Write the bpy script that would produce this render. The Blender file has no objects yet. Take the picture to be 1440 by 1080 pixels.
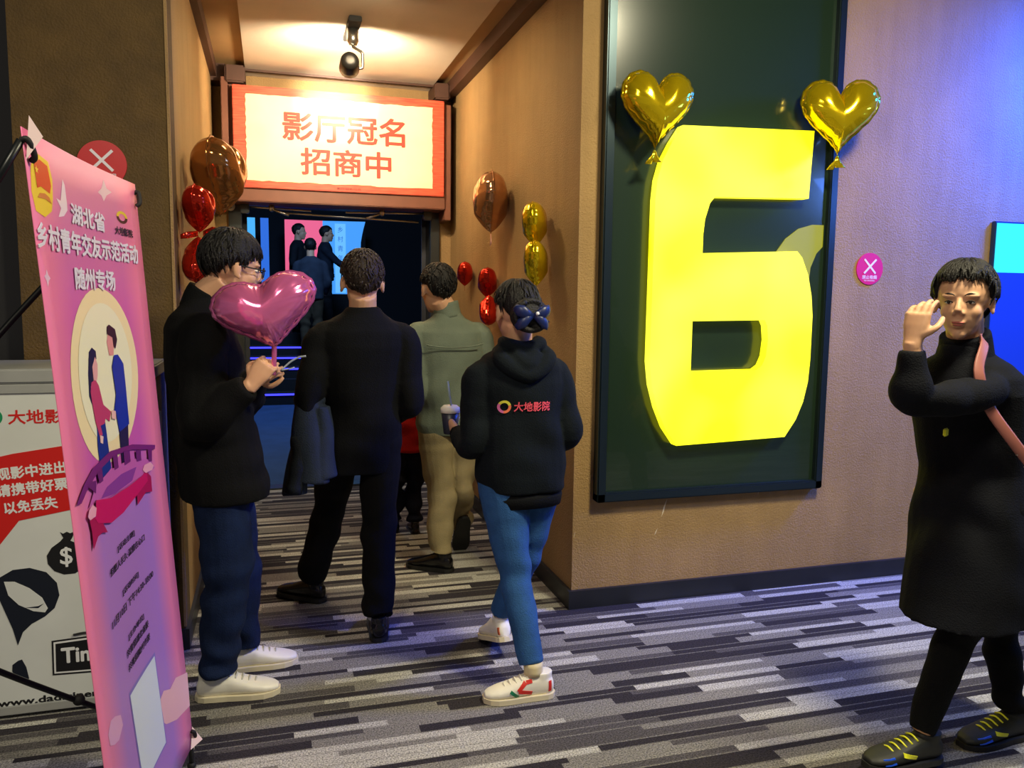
import bpy, bmesh, math, random
import numpy as np
from mathutils import Vector as V, Matrix, noise
random.seed(7)
C = bpy.context.scene.collection
scene = bpy.context.scene
PI = math.pi

# ------------------------------------------------------------------ camera
def setup_camera():
    yaw, pitch, roll, f = 0.291524, 0.108943, -0.012091, 1130.0
    cy, sy, cp, sp, cr, sr = math.cos(yaw), math.sin(yaw), math.cos(pitch), math.sin(pitch), math.cos(roll), math.sin(roll)
    fwd = V((sy*cp, cy*cp, -sp)); right = V((cy, -sy, 0)); down = fwd.cross(right)
    r = right*cr + down*sr; d = -right*sr + down*cr
    cam = bpy.data.cameras.new('camera'); o = bpy.data.objects.new('camera', cam); C.objects.link(o)
    m = Matrix.Identity(4)
    for i in range(3):
        m[i][0] = r[i]; m[i][1] = -d[i]; m[i][2] = -fwd[i]
    m[0][3], m[1][3], m[2][3] = 0, 0, 1.5
    o.matrix_world = m
    cam.sensor_width = 36; cam.lens = f/1440*36; cam.clip_start = .05; cam.clip_end = 60
    scene.camera = o
setup_camera()
# ------------------------------------------------------------------ world, lights, exposure
w = bpy.data.worlds.new('world'); scene.world = w; w.use_nodes = True
w.node_tree.nodes['Background'].inputs[0].default_value = (.44, .44, .46, 1)
w.node_tree.nodes['Background'].inputs[1].default_value = .22
vs = scene.view_settings
vs.view_transform = 'Standard'; vs.look = 'None'; vs.gamma = 1; vs.use_curve_mapping = False; vs.exposure = .1

def area(name, loc, target, size, power, col, spread=PI, sy=None):
    l = bpy.data.lights.new(name, 'AREA'); l.energy = power; l.color = col; l.size = size; l.spread = spread
    if sy: l.shape = 'RECTANGLE'; l.size_y = sy
    o = bpy.data.objects.new(name, l); C.objects.link(o); o.location = loc
    o.rotation_euler = (V(target)-V(loc)).to_track_quat('-Z', 'Y').to_euler()
    return o
def spot(name, loc, target, power, col, angle, blend=.5, size=.04):
    l = bpy.data.lights.new(name, 'SPOT'); l.energy = power; l.color = col; l.spot_size = math.radians(angle)
    l.spot_blend = blend; l.shadow_soft_size = size
    o = bpy.data.objects.new(name, l); C.objects.link(o); o.location = loc
    o.rotation_euler = (V(target)-V(loc)).to_track_quat('-Z', 'Y').to_euler()
    return o
area('unseen_lobby_light', (2.1, 1.3, 3.4), (2.0, 2.1, 0), .45, 118, (1, .90, .60))  # unseen area lights standing in for lobby ceiling lamps
area('unseen_lobby_light', (-.7, .2, 3.4), (-.5, 1.9, 0.8), .45, 48, (1, .89, .68))
area('blue_wash_light', (4.9, 2.85, 3.1), (4.1, 3.5, 2.4), .5, 100, (.0, .07, 1), 1.5)
area('blue_wash_light', (4.4, 1.7, 2.3), (3.5, 2.2, .0), .6, 34, (.10, .26, 1))
spot('sign_spotlight', (.455, 4.90, 2.83), (.50, 6.2, 2.90), 130, (1, .82, .58), 168, .9, .05)
spot('sign_spotlight', (.455, 4.90, 2.83), (.47, 5.98, 2.86), 420, (1, .90, .72), 32, 1, .05)
area('corridor_light', (.5, 4.2, 3.0), (.5, 5.0, 0), .3, 15, (1, .80, .50))
area('auditorium_fill', (.6, 9.6, 3.9), (.3, 11.2, .4), .8, 110, (.30, .55, 1))  # added fill to brighten the people and carpet inside, no lamp there

# ------------------------------------------------------------------ materials
MATS = {}
def lin(c):
    return tuple(((x/255+.055)/1.055)**2.4 if x > 10 else x/255/12.92 for x in c)
def mat(name, rgb, rough=.6, metal=0, bump=0, bscale=40, var=0, vscale=6, sheen=0, spec=.5, coat=0, tile=None):
    if name in MATS: return MATS[name]
    m = bpy.data.materials.new(name); m.use_nodes = True; nt = m.node_tree; b = nt.nodes['Principled BSDF']
    col = lin(rgb)
    b.inputs['Base Color'].default_value = (*col, 1); b.inputs['Roughness'].default_value = rough
    b.inputs['Metallic'].default_value = metal; b.inputs['Specular IOR Level'].default_value = spec
    b.inputs['Coat Weight'].default_value = coat
    if sheen: b.inputs['Sheen Weight'].default_value = sheen
    tc = nt.nodes.new('ShaderNodeTexCoord')
    n = nt.nodes.new('ShaderNodeTexNoise'); n.inputs['Scale'].default_value = vscale; n.inputs['Detail'].default_value = 6
    nt.links.new(tc.outputs['Object'], n.inputs['Vector'])
    r = nt.nodes.new('ShaderNodeValToRGB')
    lo = tuple(max(0, x*(1-var)) for x in col); hi = tuple(min(1, x*(1+var)) for x in col)
    r.color_ramp.elements[0].position = .3; r.color_ramp.elements[1].position = .7
    r.color_ramp.elements[0].color = (*lo, 1); r.color_ramp.elements[1].color = (*hi, 1)
    nt.links.new(n.outputs['Fac'], r.inputs['Fac']); nt.links.new(r.outputs['Color'], b.inputs['Base Color'])
    if bump:
        n2 = nt.nodes.new('ShaderNodeTexNoise'); n2.inputs['Scale'].default_value = bscale; n2.inputs['Detail'].default_value = 5
        nt.links.new(tc.outputs['Object'], n2.inputs['Vector'])
        bp = nt.nodes.new('ShaderNodeBump'); bp.inputs['Strength'].default_value = bump; bp.inputs['Distance'].default_value = .01
        nt.links.new(n2.outputs['Fac'], bp.inputs['Height']); nt.links.new(bp.outputs['Normal'], b.inputs['Normal'])
    MATS[name] = m
    return m
def emis(name, rgb, strength, rgb2=None, scale=2):
    if name in MATS: return MATS[name]
    m = bpy.data.materials.new(name); m.use_nodes = True; nt = m.node_tree; b = nt.nodes['Principled BSDF']
    b.inputs['Base Color'].default_value = (*[x*.3 for x in lin(rgb)], 1)
    b.inputs['Emission Color'].default_value = (*lin(rgb), 1); b.inputs['Emission Strength'].default_value = strength
    if rgb2:
        tc = nt.nodes.new('ShaderNodeTexCoord'); n = nt.nodes.new('ShaderNodeTexNoise'); n.inputs['Scale'].default_value = scale
        n.inputs['Detail'].default_value = 1
        nt.links.new(tc.outputs['Object'], n.inputs['Vector']); r = nt.nodes.new('ShaderNodeValToRGB')
        r.color_ramp.elements[0].position = .42; r.color_ramp.elements[1].position = .68
        r.color_ramp.elements[0].color = (*lin(rgb), 1); r.color_ramp.elements[1].color = (*lin(rgb2), 1)
        nt.links.new(n.outputs['Fac'], r.inputs['Fac']); nt.links.new(r.outputs['Color'], b.inputs['Emission Color'])
    MATS[name] = m
    return m

def wall_mat():
    m = mat('brown_wallcovering', (160, 128, 80), .75, bump=.55, bscale=130, var=.10, vscale=3)
    nt = m.node_tree; b = nt.nodes['Principled BSDF']; ramp = next(n for n in nt.nodes if n.type == 'VALTORGB')
    tc = next(n for n in nt.nodes if n.type == 'TEX_COORD')
    # faint vertical rub marks and scuffs on the wallcovering
    mp = nt.nodes.new('ShaderNodeMapping'); mp.inputs['Scale'].default_value = (9, 9, .9)
    n = nt.nodes.new('ShaderNodeTexNoise'); n.inputs['Scale'].default_value = 1.5; n.inputs['Detail'].default_value = 4
    nt.links.new(tc.outputs['Object'], mp.inputs['Vector']); nt.links.new(mp.outputs['Vector'], n.inputs['Vector'])
    r2 = nt.nodes.new('ShaderNodeValToRGB'); r2.color_ramp.elements[0].position = .3; r2.color_ramp.elements[1].position = .62
    r2.color_ramp.elements[0].color = (.90, .885, .88, 1); r2.color_ramp.elements[1].color = (1, 1, 1, 1)
    nt.links.new(n.outputs['Fac'], r2.inputs['Fac'])
    mx = nt.nodes.new('ShaderNodeMix'); mx.data_type = 'RGBA'; mx.blend_type = 'MULTIPLY'; mx.inputs[0].default_value = 1
    nt.links.new(ramp.outputs['Color'], mx.inputs[6]); nt.links.new(r2.outputs['Color'], mx.inputs[7])
    nt.links.new(mx.outputs[2], b.inputs['Base Color'])
    return m
M_WALL = wall_mat()
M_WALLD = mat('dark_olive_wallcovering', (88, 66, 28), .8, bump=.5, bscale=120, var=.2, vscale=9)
M_TRIM = mat('dark_brown_trim', (72, 44, 30), .6, var=.15)
M_BASE = mat('black_baseboard', (30, 32, 34), .45, var=.2)
M_CEIL = mat('white_ceiling_paint', (205, 192, 172), .8, var=.03, bump=.1)
M_SOFF = mat('tan_soffit_paint', (160, 128, 82), .8, var=.05)
M_BLACK = mat('matt_black', (12, 12, 14), .7, var=.2)
M_VOID = mat('dark_lobby_paint', (26, 26, 32), .8)

def carpet():
    m = bpy.data.materials.new('striped_carpet'); m.use_nodes = True; nt = m.node_tree; N = nt.nodes; L = nt.links
    b = N['Principled BSDF']; b.inputs['Roughness'].default_value = .92; b.inputs['Specular IOR Level'].default_value = .25
    tc = N.new('ShaderNodeTexCoord'); sp = N.new('ShaderNodeSeparateXYZ'); L.new(tc.outputs['Object'], sp.inputs[0])
    def mth(op, a, b_=None, c=None):
        n = N.new('ShaderNodeMath'); n.operation = op
        for i, x in enumerate((a, b_, c)):
            if x is None: continue
            if isinstance(x, (int, float)): n.inputs[i].default_value = x
            else: L.new(x, n.inputs[i])
        return n.outputs[0]
    def white(x, y):
        cb = N.new('ShaderNodeCombineXYZ'); L.new(x, cb.inputs[0]); L.new(y, cb.inputs[1])
        n = N.new('ShaderNodeTexWhiteNoise'); n.noise_dimensions = '2D'; L.new(cb.outputs[0], n.inputs['Vector'])
        return n.outputs['Value']
    v = mth('DIVIDE', sp.outputs[1], .118)
    base = mth('FLOOR', v); fr = mth('FRACT', v)
    s1 = mth('GREATER_THAN', fr, .44); s2 = mth('GREATER_THAN', fr, .68)
    row = mth('ADD', mth('MULTIPLY', base, 3), mth('ADD', s1, s2))
    rn = white(row, mth('MULTIPLY', row, 0)); rn2 = white(row, mth('ADD', mth('MULTIPLY', row, 0), 7.3))
    ln = mth('ADD', mth('MULTIPLY', rn, .34), .30)
    cx = mth('ADD', mth('DIVIDE', sp.outputs[0], ln), mth('MULTIPLY', rn2, 9))
    cell = mth('FLOOR', cx)
    cv = white(cell, row)
    ramp = N.new('ShaderNodeValToRGB'); ramp.color_ramp.interpolation = 'CONSTANT'; L.new(cv, ramp.inputs['Fac'])
    e = ramp.color_ramp.elements
    e[0].position = 0; e[0].color = (.030, .026, .032, 1)
    e[1].position = .30; e[1].color = (.085, .078, .080, 1)
    for p, c in ((.48, (.22, .21, .19)), (.72, (.46, .45, .40))):
        q = e.new(p); q.color = (*c, 1)
    # thin light lines between the rows
    th = mth('LESS_THAN', mth('ABSOLUTE', mth('SUBTRACT', fr, .02)), .035)
    th2 = mth('LESS_THAN', mth('ABSOLUTE', mth('SUBTRACT', fr, .70)), .028)
    tl = mth('MULTIPLY', mth('MAXIMUM', th, th2), .55)
    mx = N.new('ShaderNodeMix'); mx.data_type = 'RGBA'; L.new(tl, mx.inputs[0]); L.new(ramp.outputs['Color'], mx.inputs[6])
    mx.inputs[7].default_value = (.26, .25, .22, 1)
    # tufted speckle
    n = N.new('ShaderNodeTexNoise'); n.inputs['Scale'].default_value = 170; n.inputs['Detail'].default_value = 3
    L.new(tc.outputs['Object'], n.inputs['Vector'])
    r = N.new('ShaderNodeValToRGB'); r.color_ramp.elements[0].position = .36; r.color_ramp.elements[1].position = .64
    r.color_ramp.elements[0].color = (.42, .42, .44, 1); r.color_ramp.elements[1].color = (1.35, 1.35, 1.35, 1); L.new(n.outputs['Fac'], r.inputs['Fac'])
    mu = N.new('ShaderNodeMix'); mu.data_type = 'RGBA'; mu.blend_type = 'MULTIPLY'; mu.inputs[0].default_value = 1
    L.new(mx.outputs[2], mu.inputs[6]); L.new(r.outputs['Color'], mu.inputs[7]); L.new(mu.outputs[2], b.inputs['Base Color'])
    bp = N.new('ShaderNodeBump'); bp.inputs['Strength'].default_value = .6; bp.inputs['Distance'].default_value = .006
    L.new(n.outputs['Fac'], bp.inputs['Height']); L.new(bp.outputs['Normal'], b.inputs['Normal'])
    return m
M_CARPET = carpet()
M_BLUECARPET = mat('blue_carpet', (46, 74, 116), .95, var=.15, vscale=4, bump=.4, bscale=150)

# ------------------------------------------------------------------ helpers
def mk(name, me, m, parent=None, smooth=False, sub=(0, 0, 0)):
    o = bpy.data.objects.new(name, me); C.objects.link(o)
    if m: me.materials.append(m)
    if parent: o.parent = parent
    if smooth:
        me.polygons.foreach_set('use_smooth', [True]*len(me.polygons)); me.update()
    return o
def root_loc(p):
    v = V((0, 0, 0))
    while p: v += p.location; p = p.parent
    return v
def obj(name, bm, m, parent=None, smooth=False, recalc=True):
    """link a bmesh given in world coordinates as one mesh object"""
    if recalc: bmesh.ops.recalc_face_normals(bm, faces=bm.faces)
    off = root_loc(parent)
    if off.length: bmesh.ops.translate(bm, verts=bm.verts, vec=-off)
    me = bpy.data.meshes.new(name); bm.to_mesh(me); bm.free()
    o = mk(name, me, m, parent, smooth)
    if smooth == 'auto':
        pass
    return o
def thing(name, label, cat, loc, group=None):
    o = bpy.data.objects.new(name, None); C.objects.link(o); o.location = loc; o.empty_display_size = .1
    o['label'] = label; o['category'] = cat
    if group: o['group'] = group
    return o
def tag(o, label, cat, group=None):
    o['label'] = label; o['category'] = cat
    if group: o['group'] = group
    return o
def struct(name, bm, m, parent=None, smooth=False):
    o = obj(name, bm, m, parent, smooth)
    if not parent: o['kind'] = 'structure'
    return o
def box(bm, a, b, bev=0):
    r = bmesh.ops.create_cube(bm, size=1)
    vs_ = r['verts']; a = V(a); b = V(b); c = (a+b)/2; s = b-a
    for v in vs_: v.co = V((v.co.x*s.x, v.co.y*s.y, v.co.z*s.z))+c
    if bev:
        es = list({e for v in vs_ for e in v.link_edges})
        bmesh.ops.bevel(bm, geom=es, offset=bev, segments=2, affect='EDGES')
    return bm
def nb(): return bmesh.new()
def bx(a, b, bev=0): return box(nb(), a, b, bev)
def loft(bm, secs, n=14, p=2.0, caps=True, close=False):
    """secs: (centre, semi-axis a, semi-axis b)"""
    rings = []
    for c, a, b in secs:
        ring = []
        for i in range(n):
            t = 2*PI*i/n; ct, st = math.cos(t), math.sin(t)
            if p != 2:
                k = (abs(ct)**p+abs(st)**p)**(-1/p); ct *= k; st *= k
            ring.append(bm.verts.new(V(c)+V(a)*ct+V(b)*st))
        rings.append(ring)
    for r0, r1 in zip(rings, rings[1:]):
        for i in range(n):
            bm.faces.new((r0[i], r0[(i+1) % n], r1[(i+1) % n], r1[i]))
    if caps:
        bm.faces.new(rings[0][::-1]); bm.faces.new(rings[-1])
    return bm
def cr(pts, k=6):
    """Catmull-Rom through pts (any dimension tuples)"""
    P = [np.array(p, float) for p in pts]; P = [2*P[0]-P[1]]+P+[2*P[-1]-P[-2]]
    out = []
    for i in range(1, len(P)-2):
        for j in range(k):
            t = j/k; a, b, c, d = P[i-1:i+3]
            out.append(.5*((2*b)+(-a+c)*t+(2*a-5*b+4*c-d)*t*t+(-a+3*b-3*c+d)*t**3))
    out.append(P[-2])
    return out
def limb(bm, pts, rads, k=6, n=14, side=None, flat=1.0, wr=0, wf=60, seed=0):
    """tapering tube; flat scales the radius across `side`; wr = fold amplitude"""
    S = cr([tuple(p)+(r,) for p, r in zip(pts, rads)], k)
    secs = []; m = len(S); prev = None
    cum = 0
    for i, s in enumerate(S):
        c = V(s[:3]); r = s[3]
        a = V(S[max(i-1, 0)][:3]); b = V(S[min(i+1, m-1)][:3]); t = (b-a).normalized()
        ref = V(side) if side is not None else (prev or (V((0, 0, 1)) if abs(t.z) < .8 else V((1, 0, 0))))
        x = (ref-t*ref.dot(t)).normalized(); y = t.cross(x)
        if side is None: prev = x
        if i: cum += (c-V(S[i-1][:3])).length
        rr = r
        if wr: rr = r+wr*math.sin(cum*wf+seed)*(.6+.4*math.sin(cum*17+seed*2))
        secs.append((c, x*rr*flat, y*rr))
    loft(bm, secs, n)
    return bm
def ell(bm, c, r, rot=None, seg=16):
    g = bmesh.ops.create_uvsphere(bm, u_segments=seg, v_segments=max(8, seg//2+2), radius=1)
    for v in g['verts']:
        q = V((v.co.x*r[0], v.co.y*r[1], v.co.z*r[2]))
        if rot: q = rot @ q
        v.co = q+V(c)
    return bm
def rod(bm, a, b, r, n=8):
    a = V(a); b = V(b); t = (b-a).normalized(); x = t.orthogonal().normalized(); y = t.cross(x)
    return loft(bm, [(a, x*r, y*r), (b, x*r, y*r)], n)
def tube(bm, pts, r, n=8, k=6):
    return limb(bm, pts, [r]*len(pts), k, n)
def remesh(name, bm, m, vox, parent, smooth_it=2, disp=None):
    bmesh.ops.recalc_face_normals(bm, faces=bm.faces)
    off = root_loc(parent); bmesh.ops.translate(bm, verts=bm.verts, vec=-off)
    me = bpy.data.meshes.new(name); bm.to_mesh(me); bm.free()
    o = bpy.data.objects.new(name, me); C.objects.link(o)
    r = o.modifiers.new('r', 'REMESH'); r.mode = 'VOXEL'; r.voxel_size = vox; r.use_smooth_shade = True
    if smooth_it:
        s = o.modifiers.new('s', 'SMOOTH'); s.factor = .5; s.iterations = smooth_it
    dg = bpy.context.evaluated_depsgraph_get()
    me2 = bpy.data.meshes.new_from_object(o.evaluated_get(dg)); me2.name = name
    o.modifiers.clear(); o.data = me2; bpy.data.meshes.remove(me)
    me2.materials.clear(); me2.materials.append(m)
    n = len(me2.vertices); co = np.empty(n*3, np.float32); me2.vertices.foreach_get('co', co)
    if disp:
        no = np.empty(n*3, np.float32); me2.vertices.foreach_get('normal', no)
        co = co.reshape(-1, 3); no = no.reshape(-1, 3)
        d = disp(co+np.array(off))
        co = (co+no*d[:, None]).astype(np.float32); me2.vertices.foreach_set('co', co.ravel())
    me2.polygons.foreach_set('use_smooth', [True]*len(me2.polygons)); me2.update()
    if parent: o.parent = parent
    return o
def folds(amp, spots=(), seed=0., fz=26., base=.35):
    """cloth folds: warped ridges, stronger near the given (point, radius, gain) spots"""
    def f(P):
        x, y, z = P[:, 0], P[:, 1], P[:, 2]
        wx = 1.4*np.sin(9*x+5*z+seed)+1.1*np.sin(11*y-4*z+2*seed)
        h = np.sin(fz*z+9*x*np.sin(seed+1)+7*y+2.0*wx)+.5*np.sin(fz*1.9*z-14*x+12*y+1.7*wx+seed)
        h = h+.6*np.sin(21*x-17*y+8*z+wx)
        g = np.full(len(P), base)
        for c, r, k in spots:
            d2 = ((P-np.array(c))**2).sum(1); g = g+k*np.exp(-d2/(r*r))
        return amp*h*g
    return f
def poly(bm, pts, o, u, v, n, d0, d1):
    """flat polygon pts (a,b) on plane o,u,v, extruded from d0 to d1 along n"""
    lo = [bm.verts.new(V(o)+V(u)*a+V(v)*b+V(n)*d0) for a, b in pts]
    hi = [bm.verts.new(V(o)+V(u)*a+V(v)*b+V(n)*d1) for a, b in pts]
    k = len(pts)
    bm.faces.new(hi); bm.faces.new(lo[::-1])
    for i in range(k): bm.faces.new((lo[i], lo[(i+1) % k], hi[(i+1) % k], hi[i]))
    return bm
def circ(cx, cy, rx, ry=None, n=40, a0=0, a1=2*PI):
    ry = ry or rx
    full = abs(a1-a0-2*PI) < 1e-6
    return [(cx+rx*math.cos(a0+(a1-a0)*i/(n if full else n-1)), cy+ry*math.sin(a0+(a1-a0)*i/(n if full else n-1))) for i in range(n)]
def text(name, s, c, u, v, n, w, h, m, parent, bold=0, ext=.0006, shear=0, keep=False):
    """lettering fitted to a w x h box centred on c"""
    cu = bpy.data.curves.new(name, 'FONT'); cu.body = s; cu.align_x = 'CENTER'; cu.size = 1; cu.resolution_u = 2; cu.extrude = .0; cu.shear = shear
    o = bpy.data.objects.new(name, cu); C.objects.link(o)
    dg = bpy.context.evaluated_depsgraph_get(); dg.update()
    me = bpy.data.meshes.new_from_object(o.evaluated_get(dg)); bpy.data.objects.remove(o)
    bm = nb(); bm.from_mesh(me)
    if bold:      # heavier strokes: the glyph outlines doubled at small shifts
        for kk, (dx, dy) in enumerate(((1, 0), (-1, 0), (0, 1), (0, -1), (.7, .7), (-.7, .7), (.7, -.7), (-.7, -.7))):
            n0 = len(bm.verts); bm.from_mesh(me); bm.verts.ensure_lookup_table()
            for q in bm.verts[n0:]: q.co += V((dx*bold, dy*bold, -.00004*(kk+1)))
    bpy.data.meshes.remove(me)
    xs = [q.co.x for q in bm.verts]; ys = [q.co.y for q in bm.verts]
    if not xs: bm.free(); return None
    x0, x1, y0, y1 = min(xs), max(xs), min(ys), max(ys)
    sx = w/(x1-x0); sy = h/(y1-y0) if h else sx
    for q in bm.verts:
        a = (q.co.x-(x0+x1)/2)*sx; b = (q.co.y-(y0+y1)/2)*sy
        q.co = V(c)+V(u)*a+V(v)*b+V(n)*(ext+q.co.z)
    g = bmesh.ops.extrude_face_region(bm, geom=bm.faces[:])
    bmesh.ops.translate(bm, verts=[e for e in g['geom'] if isinstance(e, bmesh.types.BMVert)], vec=V(n)*ext)
    return obj(name, bm, m, parent)

# ------------------------------------------------------------------ setting
YW, XR, XL, YB = 3.511, 1.366, -.37, 6.38
struct('floor', bx((-3, -3, -.1), (7, YB-.02, 0)), M_CARPET)
struct('floor_auditorium', bx((-4, YB-.02, -.1), (6, 16, 0)), M_BLUECARPET)
struct('wall_right', bx((XR, YW, 0), (7, YW+.25, 3.6)), M_WALL)
struct('wall_corridor_right', bx((XR, YW+.25, 0), (XR+.25, YB+.2, 3.6)), M_WALL)
struct('wall_corridor_left', bx((XL-.25, YW+.2, 0), (XL, YB+.2, 3.6)), M_WALL)
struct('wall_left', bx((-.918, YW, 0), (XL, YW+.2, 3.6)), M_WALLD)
b = nb(); box(b, (XL-.006, YW-.004, .1), (XL+.004, YW+.010, 3.6)); struct('trim_1', b, M_WALL)
struct('wall_far_left', bx((-4, YW+.05, 0), (-.918, YW+.3, 3.6)), M_VOID)
b = nb(); box(b, (XR-.02, YW-.02, 0), (7, YW, .09)); struct('baseboard_right', b, M_BASE)
b = nb(); box(b, (XR-.02, YW, 0), (XR, YB, .09)); struct('baseboard_corridor_right', b, M_BASE)
b = nb(); box(b, (XL, YW-.01, 0), (XL+.015, YB, .09)); struct('baseboard_corridor_left', b, M_BASE)
b = nb(); box(b, (-.918, YW-.015, 0), (XL, YW, .09)); struct('baseboard_left', b, M_BASE)
# corridor ceiling: white panel, tan soffit strips, dark trim along the walls
struct('ceiling', bx((-.14, YW+.3, 3.05), (1.19, YB, 3.12)), M_CEIL)
b = nb(); box(b, (XL, YW, 3.075), (-.14, YB, 3.2)); box(b, (1.19, YW, 3.075), (XR, YB, 3.2)); box(b, (-.14, YW, 3.09), (1.19, YW+.3, 3.2)); struct('ceiling_soffit', b, M_SOFF)
b = nb(); box(b, (XR-.07, YW, 2.985), (XR, YB-.1, 3.075)); struct('trim_2', b, M_TRIM)
b = nb(); box(b, (XL, YW, 2.985), (XL+.04, YB-.1, 3.075)); struct('trim_3', b, M_TRIM)
b = nb(); box(b, (XL, YB-.28, 2.96), (XL+.10, YB-.1, 3.076)); box(b, (XL+.10, YB-.38, 2.935), (-.138, YB-.1, 3.05), .01)
box(b, (1.185, YB-.38, 2.935), (XR-.07, YB-.1, 3.05), .01); box(b, (-.14, YB-.3, 3.035), (1.19, YB-.27, 3.051)); struct('trim_4', b, M_TRIM)
struct('ceiling_lobby', bx((-4, -3, 3.6), (7, YW+.3, 3.7)), M_VOID)
# back wall of the corridor around the doorway
DX0, DX1, DZ = -.19, 1.20, 2.14
b = nb(); box(b, (XL, YB-.1, 0), (DX0-.09, YB+.1, 3.1)); box(b, (DX1+.07, YB-.1, 0), (XR, YB+.1, 3.1)); box(b, (DX0-.09, YB-.1, DZ+.07), (DX1+.07, YB+.1, 3.1))
struct('wall_back', b, M_WALL)
M_FRAME = mat('grey_metal_door_frame', (70, 74, 74), .35, .7, var=.1)
df = obj('door_1', bx((DX0-.09, YB-.14, 0), (DX0, YB+.1, DZ+.07), .006), M_FRAME); df['kind'] = 'structure'
obj('jamb', bx((DX1, YB-.14, 0), (DX1+.07, YB+.1, DZ+.07), .006), M_FRAME, df)
obj('head', bx((DX0, YB-.14, DZ), (DX1, YB+.1, DZ+.07), .006), M_FRAME, df)
obj('threshold', bx((DX0, YB-.08, 0), (DX1, YB+.06, .012), .003), M_FRAME, df)
M_LEAF = mat('dark_blue_black_door_leaf', (20, 24, 36), .55, var=.3, vscale=14)
M_CHROME = mat('brushed_steel', (200, 202, 200), .28, .95)
def door_leaf(name, x, sgn, ang):
    hinge = V((x, YB+.08, 0)); d = V((math.cos(ang)*sgn, math.sin(ang), 0)); nn = V((-d.y, d.x, 0))
    b = nb(); poly(b, [(0, .01), (.69, .01), (.69, DZ-.01), (0, DZ-.01)], hinge, d, V((0, 0, 1)), nn, -.022, .022)
    l = obj(name, b, M_LEAF); l['kind'] = 'structure'
    b = nb(); c = hinge+d*.62
    for s in (-1, 1):
        rod(b, c+nn*.06*s+V((0, 0, .85)), c+nn*.06*s+V((0, 0, 1.25)), .012); 
        rod(b, c+nn*.02*s+V((0, 0, .9)), c+nn*.06*s+V((0, 0, .9)), .01); rod(b, c+nn*.02*s+V((0, 0, 1.2)), c+nn*.06*s+V((0, 0, 1.2)), .01)
    obj('handle', b, M_CHROME, l, True)
door_leaf('door_2', DX1-.01, -1, math.radians(100)); door_leaf('door_3', DX0+.01, 1, math.radians(98))
# door closer arms
def closer(x0, x1, xk, lab):
    t = thing('door_closer', lab, 'door closer', (x0, YB-.15, DZ-.03), 'door closers of the doorway')
    b = nb(); rod(b, (x0, YB-.17, DZ-.02), (x1, YB-.17, DZ-.035), .008); obj('arm', b, M_CHROME, t, True)
    b = nb(); rod(b, (xk, YB-.17, DZ-.03), (xk+.12*(1 if x1 > x0 else -1), YB-.20, DZ-.075), .010); obj('elbow_arm', b, M_CHROME, t, True)
    b = nb(); ell(b, (xk, YB-.175, DZ-.025), (.022, .02, .028)); obj('pivot', b, M_CHROME, t, True)
    b = nb(); box(b, (x0-.03, YB-.20, DZ-.07), (x0+.03, YB-.14, DZ+.005), .006); obj('bracket', b, M_FRAME, t)
closer(-.165, .30, .02, 'steel door closer arm at the left end of the doorway head')
closer(1.165, .55, .82, 'steel door closer arm at the right end of the doorway head')
b = nb(); rod(b, (.10, YB-.165, DZ-.055), (1.10, YB-.165, DZ-.085), .009); tag(obj('slide_rail', b, M_CHROME, None, True), 'long steel rail across the top of the doorway', 'rail')
b = nb(); ell(b, (-.262, YB-.16, DZ-.02), (.03, .02, .035)); tag(obj('door_sensor', b, mat('white_plastic', (225, 220, 208), .4), None, True), 'small white round sensor beside top left corner of doorway', 'sensor')
# brown header box behind / below the sign
b = nb(); box(b, (-.30, 6.02, 2.10), (-.255, 6.28, 2.97), .004); box(b, (1.262, 6.02, 2.06), (1.31, 6.28, 2.90), .004); box(b, (-.255, 6.0, 2.135), (1.262, 6.28, 2.26), .006)
box(b, (-.255, 6.06, 2.26), (1.262, 6.28, 2.93))
struct('trim_5', b, mat('brown_header_board', (112, 66, 44), .55, var=.15))

# auditorium
M_AUD = mat('black_auditorium_cloth', (14, 15, 22), .9, bump=.3, bscale=60)
struct('wall_auditorium_right', bx((3.0, YB+.1, 0), (3.2, 16, 4.6)), M_AUD)
struct('wall_auditorium_left', bx((-3.2, YB+.1, 0), (-3.0, 16, 4.6)), M_AUD)
struct('wall_auditorium_back', bx((-3.2, 15.2, 0), (3.2, 15.4, 4.6)), M_AUD)
struct('ceiling_auditorium', bx((-3.2, YB+.1, 4.6), (3.2, 15.4, 4.8)), M_AUD)
# step platform with blue edge lights
steps = thing('stepped_platform', 'black stepped platform with glowing blue edge strips inside the auditorium', 'stairs', (.5, 11.2, 0))
M_LED = emis('blue_led', (60, 60, 255), 2.2)
sy_ = [11.2, 11.45, 11.6, 11.9, 12.2, 12.6]; sz_ = [.16, .32, .47, .60, .73, .9]
for i, (y, z) in enumerate(zip(sy_, sz_)):
    y1 = sy_[i+1] if i < 5 else 15.1
    obj('step', bx((-2.4, y, 0), (2.6, y1, z)), M_AUD, steps)
    if i in (0, 2, 3, 4): obj('edge_light', bx((-.6, y-.012, z-.03), (.9, y, z-.006)), M_LED, steps)
scr = thing('projection_screen', 'big screen glowing pink and blue behind the people inside', 'screen', (.9, 14.3, 1.5))
b = nb(); poly(b, [(.25, 1.50), (.875, 1.50), (.875, 2.74), (.25, 2.74)], (0, 14.3, 0), (1, 0, 0), (0, 0, 1), (0, -1, 0), -.03, 0); obj('pink_field', b, emis('screen_pink', (226, 92, 132), 1), scr)
b = nb(); poly(b, [(.875, 1.50), (1.56, 1.50)]+[(1.55+.035*math.sin(i*.75), 1.6+i*.114) for i in range(10)]+[(1.60, 2.75), (.875, 2.74)], (0, 14.3, 0), (1, 0, 0), (0, 0, 1), (0, -1, 0), -.03, 0); obj('blue_field', b, emis('screen_blue', (66, 150, 238), 1), scr)
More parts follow.
